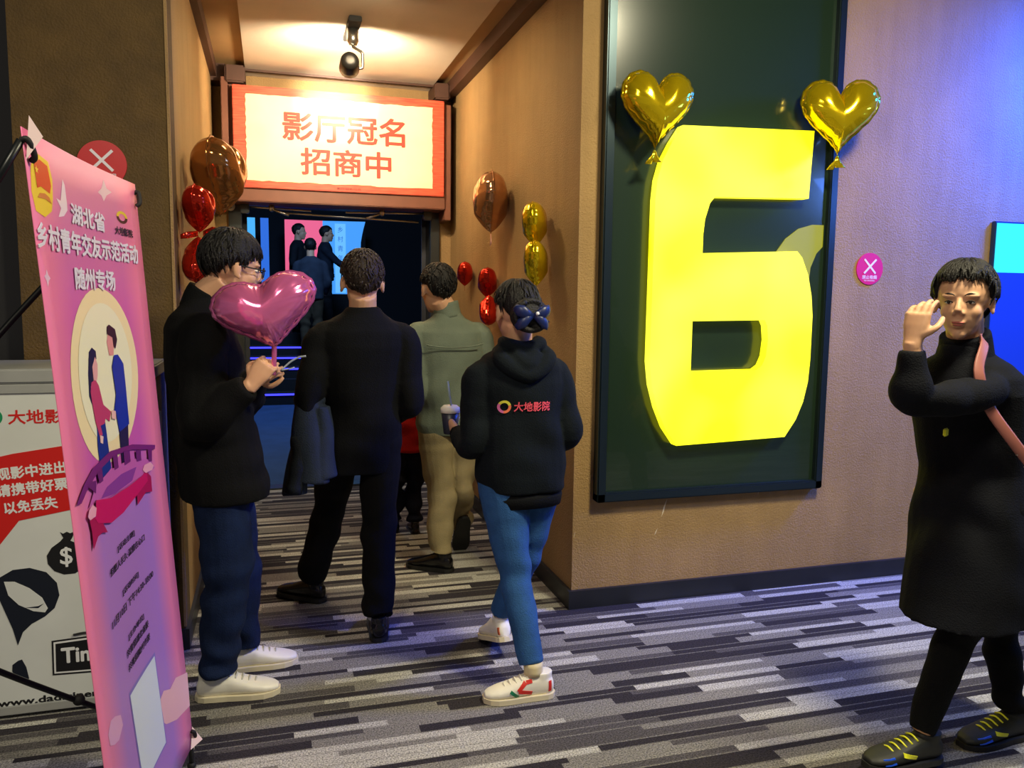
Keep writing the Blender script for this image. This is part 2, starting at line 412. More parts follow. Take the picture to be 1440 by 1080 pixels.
b = nb(); poly(b, [(1.08, 1.52), (1.26, 1.52), (1.26, 2.7), (1.08, 2.7)], (0, 14.3, 0), (1, 0, 0), (0, 0, 1), (0, -1, 0), 0, .01); obj('light_band', b, emis('screen_light_blue', (100, 180, 245), 1), scr)
obj('support', bx((.25, 14.305, .9), (1.6, 14.36, 2.74)), M_AUD, scr)
for k, ch in enumerate('乡村青年'):
    text('lettering', ch, (1.17, 14.28, 2.6-k*.16), V((1, 0, 0)), V((0, 0, 1)), V((0, -1, 0)), .09, .10, emis('screen_letter_blue', (40, 104, 200), .8), scr)
for x0, x1, c, lab in ((-.36, -.225, (70, 170, 235), 'pale blue lit banner strip at the far left inside the doorway'), (-.14, -.01, (40, 100, 205), 'deeper blue lit banner strip right of the pale blue one inside')):
    tag(obj('lit_banner', bx((x0, 14.28, .9), (x1, 14.3, 2.75)), emis('strip_%d' % c[2], c, 1)), lab, 'banner')

# ------------------------------------------------------------------ sign over the door
sgn = thing('hanging_sign', 'red framed cream signboard with red-brown characters above the doorway', 'sign', (.51, 5.98, 2.23))
SO = V((-.225, 5.98, 2.228)); SU = V((1, 0, 0)); SN = V((0, -1, 0)); SV = V((0, 0, 1)); SW, SH = 1.475, .688
b = nb(); box(b, (SO.x, 5.98, SO.z), (SO.x+SW, 6.055, SO.z+SH), .004)
def wood_red():
    m = mat('red_wood_border', (205, 74, 42), .55, var=.1)
    nt = m.node_tree; tc = next(n for n in nt.nodes if n.type == 'TEX_COORD'); nn = next(n for n in nt.nodes if n.type == 'TEX_NOISE')
    mp = nt.nodes.new('ShaderNodeMapping'); mp.inputs['Scale'].default_value = (1.2, 1, 16)
    nt.links.new(tc.outputs['Object'], mp.inputs[0]); nt.links.new(mp.outputs[0], nn.inputs['Vector'])
    e = next(n for n in nt.nodes if n.type == 'VALTORGB').color_ramp.elements
    e[0].color = (*lin((170, 50, 30)), 1); e[1].color = (*lin((222, 96, 60)), 1)
    return m
obj('board', b, wood_red(), sgn)
rnd = random.Random(3); P = []
def jag(a, b_, n):
    return [(a[0]+(b_[0]-a[0])*i/n+rnd.uniform(-.004, .004), a[1]+(b_[1]-a[1])*i/n+rnd.uniform(-.004, .004)) for i in range(n)]
c4 = [(.085, .05), (SW-.09, .05), (SW-.09, SH-.055), (.085, SH-.055)]
for i in range(4): P += jag(c4[i], c4[(i+1) % 4], 26)
b = nb(); poly(b, P, SO, SU, SV, SN, 0, .003); obj('paper_panel', b, mat('cream_poster_paper', (244, 222, 172), .7, var=.08, vscale=4), sgn)
M_RB = mat('red_brown_print', (172, 50, 26), .6)
text('lettering', '影厅冠名', SO+SU*.755+SV*.435+SN*.003, SU, SV, SN, .86, .20, M_RB, sgn, .022)
text('lettering', '招商中', SO+SU*.765+SV*.20+SN*.003, SU, SV, SN, .64, .19, M_RB, sgn, .022)
text('lettering', '影厅冠名招商', SO+SU*.78+SV*.022+SN*.003, SU, SV, SN, .17, .016, mat('dark_red_print', (110, 30, 22), .6), sgn)

# track light
tl = thing('spotlight', 'round dark spotlight head on a bent arm hanging from the corridor ceiling', 'lamp', (.486, 4.95, 3.05))
b = nb(); box(b, (.45, 4.75, 3.02), (.522, 5.15, 3.05), .004); obj('track', b, M_BLACK, tl)
b = nb(); loft(b, [(V((.485, 4.90, 3.02)), V((.034, 0, 0)), V((0, .034, 0))), (V((.485, 4.90, 2.955)), V((.034, 0, 0)), V((0, .034, 0))), (V((.485, 4.90, 2.93)), V((.022, 0, 0)), V((0, .022, 0)))], 20); obj('adapter', b, M_CHROME, tl, True)
b = nb(); tube(b, [(.485, 4.90, 2.93), (.487, 4.88, 2.915), (.53, 4.86, 2.885), (.535, 4.86, 2.86), (.533, 4.86, 2.80), (.50, 4.86, 2.795)], .009); obj('bent_arm', b, M_CHROME, tl, True)
b = nb(); d = V((.06, 1, -.10)).normalized(); x = d.orthogonal().normalized(); y = d.cross(x); c = V((.455, 4.80, 2.795))
loft(b, [(c+d*t, x*r, y*r) for t, r in ((-.075, .02), (-.07, .045), (-.05, .052), (.02, .056), (.06, .058))], 28); obj('lamp_head', b, mat('dark_grey_lamp_housing', (60, 58, 56), .35, .6), tl, True)
b = nb(); loft(b, [(c+d*t, x*r, y*r) for t, r in ((.06, .052), (.066, .050))], 28); obj('lens', b, emis('lamp_lens', (255, 236, 196), 12), tl)

# ------------------------------------------------------------------ light box "6"
lb = thing('light_box', 'tall black framed panel with a big glowing yellow 6 on the wall', 'light box', (2.1, YW, .52))
PX0, PX1, PZ0, PZ1 = 1.464, 2.722, .528, 3.3
M_PANEL = mat('black_gloss_panel', (30, 46, 34), .2, spec=.6, coat=.3)
nt = M_PANEL.node_tree; bb = nt.nodes['Principled BSDF']; tc = next(n for n in nt.nodes if n.type == 'TEX_COORD')
mp = nt.nodes.new('ShaderNodeMapping'); mp.inputs['Scale'].default_value = (2, 2, 60); nz = nt.nodes.new('ShaderNodeTexNoise'); nz.inputs['Scale'].default_value = 1.5
bp = nt.nodes.new('ShaderNodeBump'); bp.inputs['Strength'].default_value = .03
nt.links.new(tc.outputs['Object'], mp.inputs[0]); nt.links.new(mp.outputs[0], nz.inputs['Vector']); nt.links.new(nz.outputs['Fac'], bp.inputs['Height']); nt.links.new(bp.outputs[0], bb.inputs['Normal'])
obj('back_panel', bx((PX0+.02, YW-.03, PZ0+.02), (PX1-.02, YW, PZ1)), M_PANEL, lb)
M_ALU = mat('dark_blue_grey_aluminium', (44, 58, 64), .3, .7)
for a_, b_ in (((PX0, YW-.06, PZ0), (PX0+.045, YW, PZ1)), ((PX1-.045, YW-.06, PZ0), (PX1, YW, PZ1)), ((PX0, YW-.06, PZ0), (PX1, YW, PZ0+.045))):
    obj('frame', bx(a_, b_, .006), M_ALU, lb)
# numeral outline in wall coordinates (x, z)
def six_outline():
    o = [(2.538, 2.312), (1.830, 2.290)]
    o += [(1.78, 2.215), (1.735, 2.13), (1.71, 2.04), (1.702, 1.95)]
    o += [(1.698, 1.20), (1.712, 1.09), (1.745, .98), (1.79, .88), (1.852, .795)]
    o += [(2.455, .815)]
    o += [(2.515, .90), (2.553, .99), (2.575, 1.09), (2.582, 1.2), (2.582, 1.42), (2.57, 1.52), (2.545, 1.62), (2.505, 1.705), (2.475, 1.735)]
    o += [(1.955, 1.712), (1.955, 1.80), (1.962, 1.87), (1.985, 1.945), (2.01, 1.975), (2.525, 1.99)]
    return o
HOLE = [(1.915, 1.392), (2.31, 1.398), (2.325, 1.37), (2.333, 1.30), (2.325, 1.22), (2.305, 1.175), (2.275, 1.155), (1.915, 1.150)]
def six_mesh(y0, y1, grow=0):
    out = six_outline(); cu = bpy.data.curves.new('n', 'CURVE'); cu.dimensions = '2D'; cu.fill_mode = 'BOTH'; cu.extrude = abs(y1-y0)/2
    for pts in (out, HOLE):
        s = cu.splines.new('POLY'); s.points.add(len(pts)-1); s.use_cyclic_u = True
        for i, (a, z) in enumerate(pts): s.points[i].co = (a, z, 0, 1)
    o = bpy.data.objects.new('n', cu); C.objects.link(o); dg = bpy.context.evaluated_depsgraph_get(); dg.update()
    me = bpy.data.meshes.new_from_object(o.evaluated_get(dg)); bpy.data.objects.remove(o)
    bm = nb(); bm.from_mesh(me); bpy.data.meshes.remove(me)
    for v in bm.verts: v.co = V((v.co.x, (y0+y1)/2+v.co.z, v.co.y))
    return bm
M_Y = emis('yellow_acrylic_glow', (250, 242, 6), 1.7, (240, 238, 66), 2.2)
six = obj('numeral_six', six_mesh(YW-.095, YW-.042), M_Y, lb)
# reflection of the numeral in the panel, made as a dim glowing piece
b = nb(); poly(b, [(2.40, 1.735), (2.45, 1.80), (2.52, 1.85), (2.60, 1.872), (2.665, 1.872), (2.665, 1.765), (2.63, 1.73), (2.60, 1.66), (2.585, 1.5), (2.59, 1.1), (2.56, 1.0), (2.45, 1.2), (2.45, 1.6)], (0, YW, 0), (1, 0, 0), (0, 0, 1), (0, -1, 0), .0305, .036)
obj('dim_reflection', b, emis('dim_reflection_glow', (150, 150, 10), .8), lb)

M_CHIP = mat('bare_plaster', (214, 200, 170), .8)
for x, z, dx, dz in ((1.835, .42, .02, .09), (1.80, .33, .012, .035), (2.38, .50, .008, .05), (1.372, .35, .006, .03)):
    b = nb(); poly(b, [(x, z), (x+dx*.6, z+dz*.3), (x+dx*1.4, z+dz), (x+dx*.5, z+dz*.55)], (0, YW, 0), (1, 0, 0), (0, 0, 1), (0, -1, 0), 0, .0008)
    o = obj('wall_scratch', b, M_CHIP, bpy.data.objects['wall_right'])

# round pink-red notices with an X
def notice(x, z, r, lab, colr):
    t = thing('round_notice', lab, 'sign', (x, YW, z), 'round no smoking notices'); o = V((x, YW, z)); U, W_, N_ = V((1, 0, 0)), V((0, 0, 1)), V((0, -1, 0))
    b = nb(); poly(b, circ(0, 0, r), o, U, W_, N_, 0, .006); obj('disc', b, colr, t)
    b = nb()
    for s in (-1, 1):
        dd = (U*s+W_).normalized(); ee = (W_-U*s).normalized()
        poly(b, [(-.62*r, -.06*r), (.62*r, -.06*r), (.62*r, .06*r), (-.62*r, .06*r)], o+W_*r*.15, dd, ee, N_, .0062+.0006*(s+1), .0075+.0006*(s+1))
    m = mat('white_print', (235, 225, 230), .5); obj('cross', b, m, t)
    text('lettering', '禁止吸烟', o-W_*r*.52+N_*.006, U, W_, N_, r*1.1, r*.24, m, t, .01)
    text('lettering', 'NO SMOKING', o-W_*r*.74+N_*.006, U, W_, N_, r*.8, r*.09, m, t)
notice(2.984, 1.663, .082, 'round magenta notice with a white cross, right of the glowing 6', mat('magenta_disc', (214, 24, 96), .4))
notice(-.615, 1.99, .088, 'round red notice with a white cross, half hidden above the pink banner', mat('red_disc', (196, 16, 28), .4))

# blue lit display on the far right wall
ds = thing('wall_display', 'blue lit wall display with a cyan top field at the right edge', 'screen', (4.4, YW, .6))
obj('casing', bx((3.765, YW-.028, .45), (5.3, YW, 1.935), .004), mat('blue_grey_casing', (30, 50, 90), .4), ds)
obj('cyan_field', bx((3.775, YW-.032, 1.66), (5.285, YW-.028, 1.925)), emis('cyan_screen', (56, 226, 248), 1.0), ds)
obj('blue_field', bx((3.775, YW-.032, .465), (5.285, YW-.028, 1.66)), emis('blue_screen', (10, 50, 190), .9), ds)

# ------------------------------------------------------------------ white case with print, behind the banner
M_CASE = mat('white_case_panel', (214, 218, 216), .4, var=.04)
M_AL = mat('aluminium_edge', (176, 178, 176), .4, .35, var=.1)
M_INK = mat('navy_black_ink', (12, 20, 36), .5); M_RED = mat('red_ink', (206, 26, 22), .5); M_WHT = mat('white_ink', (228, 230, 232), .5)
M_BLKP = mat('black_print', (18, 18, 22), .5)
cs = thing('equipment_case', 'white aluminium-edged case with red and black print behind the pink banner', 'case', (-.92, 3.25, 0))
CX0, CX1, CY, CZ = -1.55, -.41, 3.07, 1.235
obj('body', bx((CX0, CY+.004, .03), (CX1-.012, CY+.40, CZ-.03), .004), mat('dark_case_body', (34, 34, 36), .5), cs)
obj('front_panel', bx((CX0, CY, .045), (CX1-.03, CY+.006, CZ-.075)), M_CASE, cs)
obj('lid', bx((CX0, CY-.004, CZ-.05), (CX1+.004, CY+.404, CZ), .006), M_AL, cs)
for z0, z1 in ((.015, .048), (CZ-.085, CZ-.052)): obj('edge_rail', bx((CX0, CY-.006, z0), (CX1, CY+.02, z1), .003), M_AL, cs)
obj('corner_rail', bx((CX1-.035, CY-.008, .015), (CX1, CY+.03, CZ-.05), .003), M_AL, cs)
obj('corner_rail', bx((CX1-.035, CY+.375, .015), (CX1, CY+.405, CZ-.05), .003), M_AL, cs)
for z in (.66, 1.0):
    obj('latch', bx((CX1-.012, CY+.10, z-.06), (CX1+.008, CY+.17, z+.06), .004), M_AL, cs)
FO, FU, FV, FN = V((0, CY, 0)), V((1, 0, 0)), V((0, 0, 1)), V((0, -1, 0))
def fp(name, pts, m, d0=.0, d1=.0012):
    b = nb(); poly(b, pts, FO, FU, FV, FN, d0, d1); return obj(name, b, m, cs)
text('lettering', '大地影院', (-.751, CY, 1.071), FU, FV, FN, .22, .050, M_RED, cs, .02)
b = nb()
ring = circ(-.905, 1.072, .028, n=32); inner = circ(-.905, 1.072, .016, n=32)
M_GRN = mat('green_ink', (20, 140, 90), .5)
for i in range(32): poly(b, [ring[i], ring[(i+1) % 32], inner[(i+1) % 32], inner[i]], FO, FU, FV, FN, 0, .0012)
obj('ring_emblem', b, M_GRN, cs)
fp('speech_bubble', [(-1.15, .90), (-.90, .935), (-.854, .945), (-.70, .966), (-.56, .975), (-.52, .95), (-.51, .80), (-.54, .77), (-.688, .738), (-.845, .711), (-.907, .630), (-.93, .58), (-.97, .68), (-1.15, .65)], M_RED)
sl = V((1, 0, .08)).normalized(); sv = V((-.08, 0, 1)).normalized()
for s_, c_, w_ in (('观影中进出', (-.800, .884), .215), ('请携带好票', (-.798, .826), .220), ('以免丢失', (-.806, .763), .165)):
    text('lettering', s_, (c_[0], CY-.0012, c_[1]), sl, sv, FN, w_, .044, M_WHT, cs, .03)
fp('money_bag', [(-.721, .661), (-.712, .655), (-.700, .661), (-.690, .655), (-.676, .66), (-.683, .640), (-.690, .628), (-.66, .612), (-.643, .585), (-.641, .555), (-.655, .525), (-.68, .509), (-.715, .508), (-.745, .523), (-.764, .550), (-.766, .580), (-.750, .607), (-.722, .628), (-.712, .640)], M_BLKP)
text('lettering', '$', (-.705, CY-.0012, .571), FU, FV, FN, .040, .072, M_WHT, cs, .01)
fp('masked_figure', [(-.913, .515), (-.873, .538), (-.821, .541), (-.77, .521), (-.739, .48), (-.733, .434), (-.75, .389), (-.781, .362), (-.824, .339), (-.852, .312), (-.87, .266), (-.883, .327), (-.917, .433), (-1.0, .5), (-.97, .54)], M_INK)
fp('mask_opening', [(-.901, .499), (-.869, .496), (-.825, .469), (-.787, .431), (-.771, .391), (-.78, .377), (-.816, .385), (-.86, .412), (-.89, .449)], M_CASE, .0012, .0022)
b = nb(); poly(b, [(-.84, .40), (-.80, .402), (-.782, .410), (-.80, .395)], FO, FU, FV, FN, .0022, .003); obj('mouth_line', b, M_INK, cs)
fp('foot_shape', [(-.89, .197), (-.872, .21), (-.86, .213), (-.848, .184), (-.841, .141), (-.857, .129), (-.879, .142), (-.892, .174)], M_INK)
fp('clock_frame', [(-.765, .270), (-.50, .282), (-.50, .134), (-.767, .143)], M_BLKP)
fp('clock_inset', [(-.759, .264), (-.50, .276), (-.50, .140), (-.761, .149)], M_WHT, .0012, .0018)
fp('clock_field', [(-.753, .258), (-.50, .270), (-.50, .146), (-.755, .155)], M_BLKP, .0018, .0024)
text('lettering', 'Time', (-.662, CY-.0024, .212), FU, FV, FN, .15, .058, M_WHT, cs, .03)
b = nb(); tube(b, [(-.695, CY-.002, .285), (-.66, CY-.002, .289), (-.63, CY-.002, .285)], .004); obj('bomb_wire', b, M_BLKP, cs); b = nb(); tube(b, [(-.62, CY-.002, .14), (-.62, CY-.002, .10)], .006); obj('clock_stand', b, M_BLKP, cs)
text('lettering', 'www.dadicinema.com', (-.712, CY, .060), FU, FV, FN, .46, .026, M_BLKP, cs, .03)

# ------------------------------------------------------------------ pink X-stand banner
BO, BU, BV, BN = V((-.3436, 1.8451, .0858)), V((.1087, .994, -.0077)), V((-.0422, .0124, .999)), V((.9932, -.1083, .0433))
bn = thing('banner_stand', 'tall pink printed roll banner on black rods at the left', 'banner', (-.38, 2.2, 0))
def bcurve(u, v):      # slight bow of the cloth
    return -.012*math.sin(PI*min(1, max(0, (u+.154*v/1.715)/.75)))
def bpt(u, v, d=0): return BO+BU*u+BV*v+BN*(d+bcurve(u, v))
def banner_mat():
    m = bpy.data.materials.new('pink_banner_print'); m.use_nodes = True; nt = m.node_tree; N = nt.nodes; L = nt.links; b = N['Principled BSDF']
    b.inputs['Roughness'].default_value = .38
    at = N.new('ShaderNodeAttribute'); at.attribute_name = 'bu'; sp = N.new('ShaderNodeSeparateXYZ'); L.new(at.outputs['Vector'], sp.inputs[0])
    ru = N.new('ShaderNodeValToRGB'); rv = N.new('ShaderNodeValToRGB'); L.new(sp.outputs[0], ru.inputs[0]); L.new(sp.outputs[1], rv.inputs[0])
    e = rv.color_ramp.elements; e[0].position = 0; e[0].color = (*lin((178, 128, 214)), 1); e[1].position = .50; e[1].color = (*lin((176, 122, 214)), 1)
    q = e.new(.60); q.color = (*lin((206, 92, 190)), 1); q = e.new(.8); q.color = (*lin((210, 98, 184)), 1); q = e.new(1); q.color = (*lin((222, 134, 178)), 1)
    e = ru.color_ramp.elements; e[0].position = 0; e[0].color = (1, 1, 1, 1); e[1].position = 1; e[1].color = (1, 1, 1, 1)
    q = e.new(.10); q.color = (.75, .75, .75, 1); q = e.new(.24); q.color = (0, 0, 0, 1); q = e.new(.76); q.color = (0, 0, 0, 1); q = e.new(.90); q.color = (.9, .9, .9, 1)
    n = N.new('ShaderNodeTexNoise'); n.inputs['Scale'].default_value = 5; L.new(at.outputs['Vector'], n.inputs['Vector'])
    mx = N.new('ShaderNodeMix'); mx.data_type = 'RGBA'; L.new(ru.outputs[0], mx.inputs[0]); L.new(rv.outputs[0], mx.inputs[6]); mx.inputs[7].default_value = (*lin((240, 128, 172)), 1)
    L.new(mx.outputs[2], b.inputs['Base Color'])
    return m
bm = nb(); NU, NV = 12, 24; gr = []; lay = bm.verts.layers.float_vector.new('bu')
for j in range(NV+1):
    row = []
    for i in range(NU+1):
        t, s = i/NU, j/NV; u = t*.75-.154*s; v = s*1.7136
        q = bm.verts.new(bpt(u, v)); q[lay] = V((t, s, 0)); row.append(q)
    gr.append(row)
for j in range(NV):
    for i in range(NU): bm.faces.new((gr[j][i], gr[j][i+1], gr[j+1][i+1], gr[j+1][i]))
bmesh.ops.translate(bm, verts=bm.verts, vec=-bn.location)
me = bpy.data.meshes.new('banner_sheet'); bm.to_mesh(me); bm.free(); sheet = mk('banner_sheet', me, banner_mat(), bn, True)
sd = sheet.modifiers.new('s', 'SOLIDIFY'); sd.thickness = .0015; sd.offset = -1
def bp_(name, pts, colr, lev=1, m=None, rough=.4):
    """flat print on the banner; long edges are subdivided so it follows the bow"""
    m = m or mat('banner_ink_%02x%02x%02x' % colr, colr, rough)
    b = nb(); P = []
    for i, p in enumerate(pts):
        q = pts[(i+1) % len(pts)]; k = max(1, int(math.dist(p, q)/.06))
        P += [(p[0]+(q[0]-p[0])*j/k, p[1]+(q[1]-p[1])*j/k) for j in range(k)]
    f = b.faces.new([b.verts.new(V((x, y, 0))) for x, y in P])
    bmesh.ops.triangulate(b, faces=[f])
    # cut by vertical lines for the bow
    for k in range(-2, 12):
        bmesh.ops.bisect_plane(b, geom=b.verts[:]+b.edges[:]+b.faces[:], plane_co=(k*.06, 0, 0), plane_no=(1, 0, 0))
    for v in b.verts: v.co = bpt(v.co.x, v.co.y, .0007*lev)
    bmesh.ops.recalc_face_normals(b, faces=b.faces)
    for f in b.faces:
        if f.normal.dot(BN) < 0: f.normal_flip()
    return obj(name, b, m, bn, recalc=False)
def btext(s, u, v, w_, h_, m, bold=.0, lev=3):
    o = text('lettering', s, (0, 0, 0), V((1, 0, 0)), V((0, 1, 0)), V((0, 0, 1)), w_, h_, m, bn, bold)
    if not o: return
    off = root_loc(bn)
    for q in o.data.vertices:
        c = q.co+off; q.co = bpt(c.x+u, c.y+v, .0007*lev+c.z)-off
    return o
moon = circ(.245, 1.218, .252, .207, n=48)
bp_('printed_moon', moon, (246, 226, 186))
bp_('printed_moon_glow', circ(.245, 1.225, .20, .165, n=48), (243, 238, 214), 2)
bp_('printed_emblem', [(-.116, 1.661), (-.08, 1.678), (-.02, 1.672), (-.004, 1.64), (-.012, 1.60), (-.026, 1.574), (-.07, 1.558), (-.12, 1.565), (-.135, 1.60), (-.128, 1.64)], (238, 206, 60), 1)
bp_('emblem_flag', [(-.108, 1.655), (-.075, 1.668), (-.03, 1.662), (-.018, 1.625), (-.03, 1.608), (-.08, 1.616), (-.102, 1.61)], (216, 62, 26), 2)
bp_('emblem_star', [(-.098+.012*math.cos(PI/2+k*PI/5)*(1 if k % 2 == 0 else .4), 1.645+.009*math.sin(PI/2+k*PI/5)*(1 if k % 2 == 0 else .4)) for k in range(10)], (244, 206, 70), 3)
bp_('emblem_sun', [(-.105, 1.592), (-.09, 1.602), (-.06, 1.605), (-.035, 1.60), (-.024, 1.588), (-.06, 1.594)], (206, 120, 60), 2)
bp_('printed_bird', [(.062, 1.65), (.073, 1.639), (.077, 1.601), (.076, 1.587), (.049, 1.572), (.014, 1.567), (.035, 1.587), (.009, 1.605), (.036, 1.602)], (236, 216, 236))
bp_('printed_star', [(.349, 1.691), (.367, 1.672), (.403, 1.667), (.362, 1.654), (.339, 1.637), (.325, 1.649), (.3, 1.654), (.329, 1.667)], (240, 206, 222))
bp_('printed_star', [(-.093, 1.456), (-.086, 1.445), (-.075, 1.439), (-.086, 1.434), (-.094, 1.421), (-.10, 1.434), (-.11, 1.442), (-.10, 1.446)], (232, 196, 232))
M_LAV = mat('lavender_white_print', (226, 222, 246), .4); M_PUR = mat('dark_purple_print', (44, 30, 60), .5)
btext('湖北省', .21, 1.583, .235, .046, M_LAV, .03)
btext('乡村青年交友示范活动', .214, 1.520, .70, .052, M_LAV, .03)
btext('随州专场', .222, 1.444, .29, .050, M_LAV, .03)
rg = nb(); A = circ(.467, 1.611, .042, .016, 24); B_ = circ(.467, 1.611, .024, .009, 24)
for nm, k0, k1, c_ in (('ring_emblem', 0, 12, (230, 200, 60)), ('ring_emblem', 12, 24, (60, 26, 40))):
    bp_(nm, [A[i % 24] for i in range(k0, k1+1)]+[B_[i % 24] for i in range(k1, k0-1, -1)], c_, 1)
btext('大地影院', .468, 1.574, .135, .021, M_PUR, .02)
bp_('woman_hair', [(.152, 1.29), (.179, 1.28), (.179, 1.263), (.152, 1.251), (.139, 1.214), (.119, 1.204), (.118, 1.163), (.102, 1.184), (.11, 1.235), (.128, 1.281)], (16, 24, 78), 3)
bp_('woman_face', [(.167, 1.268), (.181, 1.249), (.175, 1.225), (.166, 1.213), (.142, 1.216), (.141, 1.247)], (232, 168, 178), 4)
bp_('woman_top', [(.124, 1.213), (.155, 1.217), (.177, 1.2), (.198, 1.153), (.249, 1.131), (.234, 1.108), (.205, 1.12), (.194, 1.109), (.163, 1.109), (.172, 1.087), (.151, 1.083), (.129, 1.123), (.118, 1.163), (.112, 1.193)], (196, 62, 120), 4)
bp_('woman_trousers', [(.137, 1.108), (.202, 1.112), (.217, .999), (.139, .985), (.131, 1.065)], (26, 48, 150), 3)
bp_('woman_hand', [(.15, 1.089), (.175, 1.082), (.166, 1.066), (.148, 1.072)], (240, 200, 206), 5)
bp_('man_hair', [(.292, 1.338), (.335, 1.325), (.345, 1.299), (.327, 1.277), (.314, 1.283), (.311, 1.306), (.271, 1.316), (.276, 1.333)], (52, 26, 52), 4)
bp_('man_face', [(.28, 1.316), (.311, 1.306), (.317, 1.283), (.310, 1.262), (.277, 1.263), (.266, 1.297)], (228, 150, 156), 3)
bp_('man_coat', [(.309, 1.262), (.338, 1.262), (.376, 1.236), (.38, 1.184), (.383, 1.08), (.302, 1.072), (.288, 1.118), (.274, 1.128), (.299, 1.166), (.287, 1.235)], (24, 50, 176), 5)
bp_('man_hand', [(.25, 1.134), (.282, 1.127), (.281, 1.106), (.249, 1.113)], (240, 190, 196), 6)
bp_('man_trousers', [(.302, 1.078), (.376, 1.08), (.361, .985), (.306, .985)], (40, 30, 84), 4)
bp_('bridge_deck', [(.019, .952), (.077, .985), (.203, .998), (.378, .990), (.535, .957), (.563, .927), (.517, .925), (.442, .929), (.287, .931), (.155, .939), (.069, .956)], (196, 96, 186), 6)
bp_('bridge_shade', [(.111, .95), (.162, .965), (.279, .970), (.408, .962), (.364, .935), (.219, .936)], (140, 60, 166), 7)
bp_('bridge_rail', [(-.064, .978), (0, 1.007), (.074, 1.028), (.215, 1.04), (.39, 1.025), (.583, .989), (.579, .977), (.387, 1.012), (.244, 1.024), (.115, 1.013), (.024, .993), (-.028, .973)], (122, 36, 128), 6)
for q in [[(.024, .997), (.053, 1.002), (.087, .997), (.076, .97)], [(.099, 1.013), (.137, 1.015), (.138, .985), (.108, .985)], [(.227, 1.025), (.264, 1.023), (.265, .990), (.231, .990)], [(.314, 1.021), (.364, 1.015), (.364, .985), (.314, .985)], [(.414, 1.005), (.455, .999), (.453, .970), (.413, .975)], [(.515, .989), (.551, .982), (.542, .95), (.513, .955)]]:
    bp_('bridge_post', q, (112, 34, 122), 7)
bp_('ribbon_end', [(.012, .926), (.06, .922), (.11, .892), (.137, .864), (.098, .875), (.062, .876), (.02, .858), (.022, .897)], (176, 16, 92), 7)
bp_('ribbon_end', [(.496, .928), (.524, .911), (.524, .868), (.47, .879), (.392, .864), (.394, .892), (.468, .909)], (176, 16, 92), 7)
bp_('ribbon', [(.069, .956), (.185, .934), (.323, .928), (.442, .929), (.488, .937), (.491, .906), (.39, .89), (.271, .876), (.169, .878), (.069, .904), (.048, .921), (.061, .936)], (206, 18, 108), 8)
bp_('printed_cloud', [(.012, .949), (.04, .953), (.065, .94), (.053, .924), (.012, .926), (-.002, .937)], (240, 168, 202), 9)
bp_('printed_cloud', [(.472, .954), (.525, .951), (.55, .936), (.534, .927), (.475, .931), (.452, .945)], (240, 168, 202), 9)
btext('[活动主题]', .282, .801, .145, .018, M_PUR, .012); btext('但愿人长久·温情在心口', .284, .766, .30, .019, M_PUR, .012)
btext('[活动时间]', .289, .689, .140, .018, M_PUR, .012); btext('11月10日 下午14:30-18:00', .298, .650, .37, .022, M_PUR, .012)
btext('[主办单位]', .304, .570, .140, .018, M_PUR, .012); btext('共青团湖北省委', .308, .537, .20, .020, M_PUR, .012); btext('共青团随州市委', .312, .500, .20, .020, M_PUR, .012)
bp_('code_card_border', [(.201, .442), (.449, .438), (.49, .150), (.249, .155)], (138, 120, 210), 1)
bp_('blank_code_card', [(.208, .433), (.441, .43), (.481, .157), (.257, .162)], (222, 232, 250), 2)
bp_('printed_cloud', [(.452, .290), (.50, .30), (.56, .275), (.62, .28), (.74, .24), (.74, .13), (.60, .16), (.50, .20), (.45, .24)], (246, 190, 200), 1)
bp_('printed_cloud', [(.012, .44), (.04, .458), (.075, .45), (.12, .43), (.13, .40), (.09, .385), (.05, .395), (.02, .41)], (226, 168, 220), 1)
# hem strip, curled corners, hooks
M_HEM = mat('pale_pink_back_of_sheet', (240, 214, 214), .5)
for k, pts in enumerate(([(-.154, 1.7136), (-.115, 1.7136), (-.150, 1.655)], [(.75, 0), (.71, 0), (.742, .06)])):
    b = nb(); c0 = [bpt(*p, .002) for p in pts]; mid = (c0[1]+c0[2])/2
    tip = c0[0]+BN*.03+(mid-c0[0])*.55
    vv = [b.verts.new(x) for x in (c0[1], c0[2], tip, c0[0]+BN*.012+(V((0, 0, .02)) if k == 0 else V((0, .02, 0))))]
    b.faces.new((vv[0], vv[1], vv[2])); b.faces.new((vv[0], vv[2], vv[3])); b.faces.new((vv[1], vv[3], vv[2]))
    obj('curled_corner', b, M_HEM, bn)
hub = V((-.845, 1.75, .95))
M_ROD = mat('black_rod', (16, 20, 22), .35, .3)
corners = [bpt(-.150, 1.69, -.004), bpt(.592, 1.69, -.004), bpt(.74, .02, -.004), bpt(.01, .02, -.004)]
for c in corners:
    b = nb(); mid = (hub+c)/2+V((-.03, 0, 0)); tube(b, [hub, mid, c], .0075); obj('rod', b, M_ROD, bn, True)
    b = nb(); tube(b, [c, c+BN*.012, c+BN*.016-(c-bpt(.3, .85)).normalized()*.03, c+BN*.008-(c-bpt(.3, .85)).normalized()*.04], .006); obj('hook', b, M_BLACK, bn, True)
b = nb(); ell(b, hub, (.035, .035, .045)); obj('hub', b, M_BLACK, bn, True)
b = nb(); ell(b, hub+(corners[2]-hub)*.62+V((-.02, 0, 0)), (.015, .015, .015)); obj('joint', b, M_BLACK, bn, True)
b = nb(); tube(b, [hub, hub+V((-.25, .15, -.5)), (-1.2, 2.0, .008)], .008); obj('rod', b, M_ROD, bn, True)
# ground the stand: feet under both lower corners
for c in corners[2:]:
    b = nb(); rod(b, c, (c.x, c.y, .004), .008); ell(b, (c.x, c.y, .012), (.014, .014, .012)); obj('foot', b, M_BLACK, bn, True)

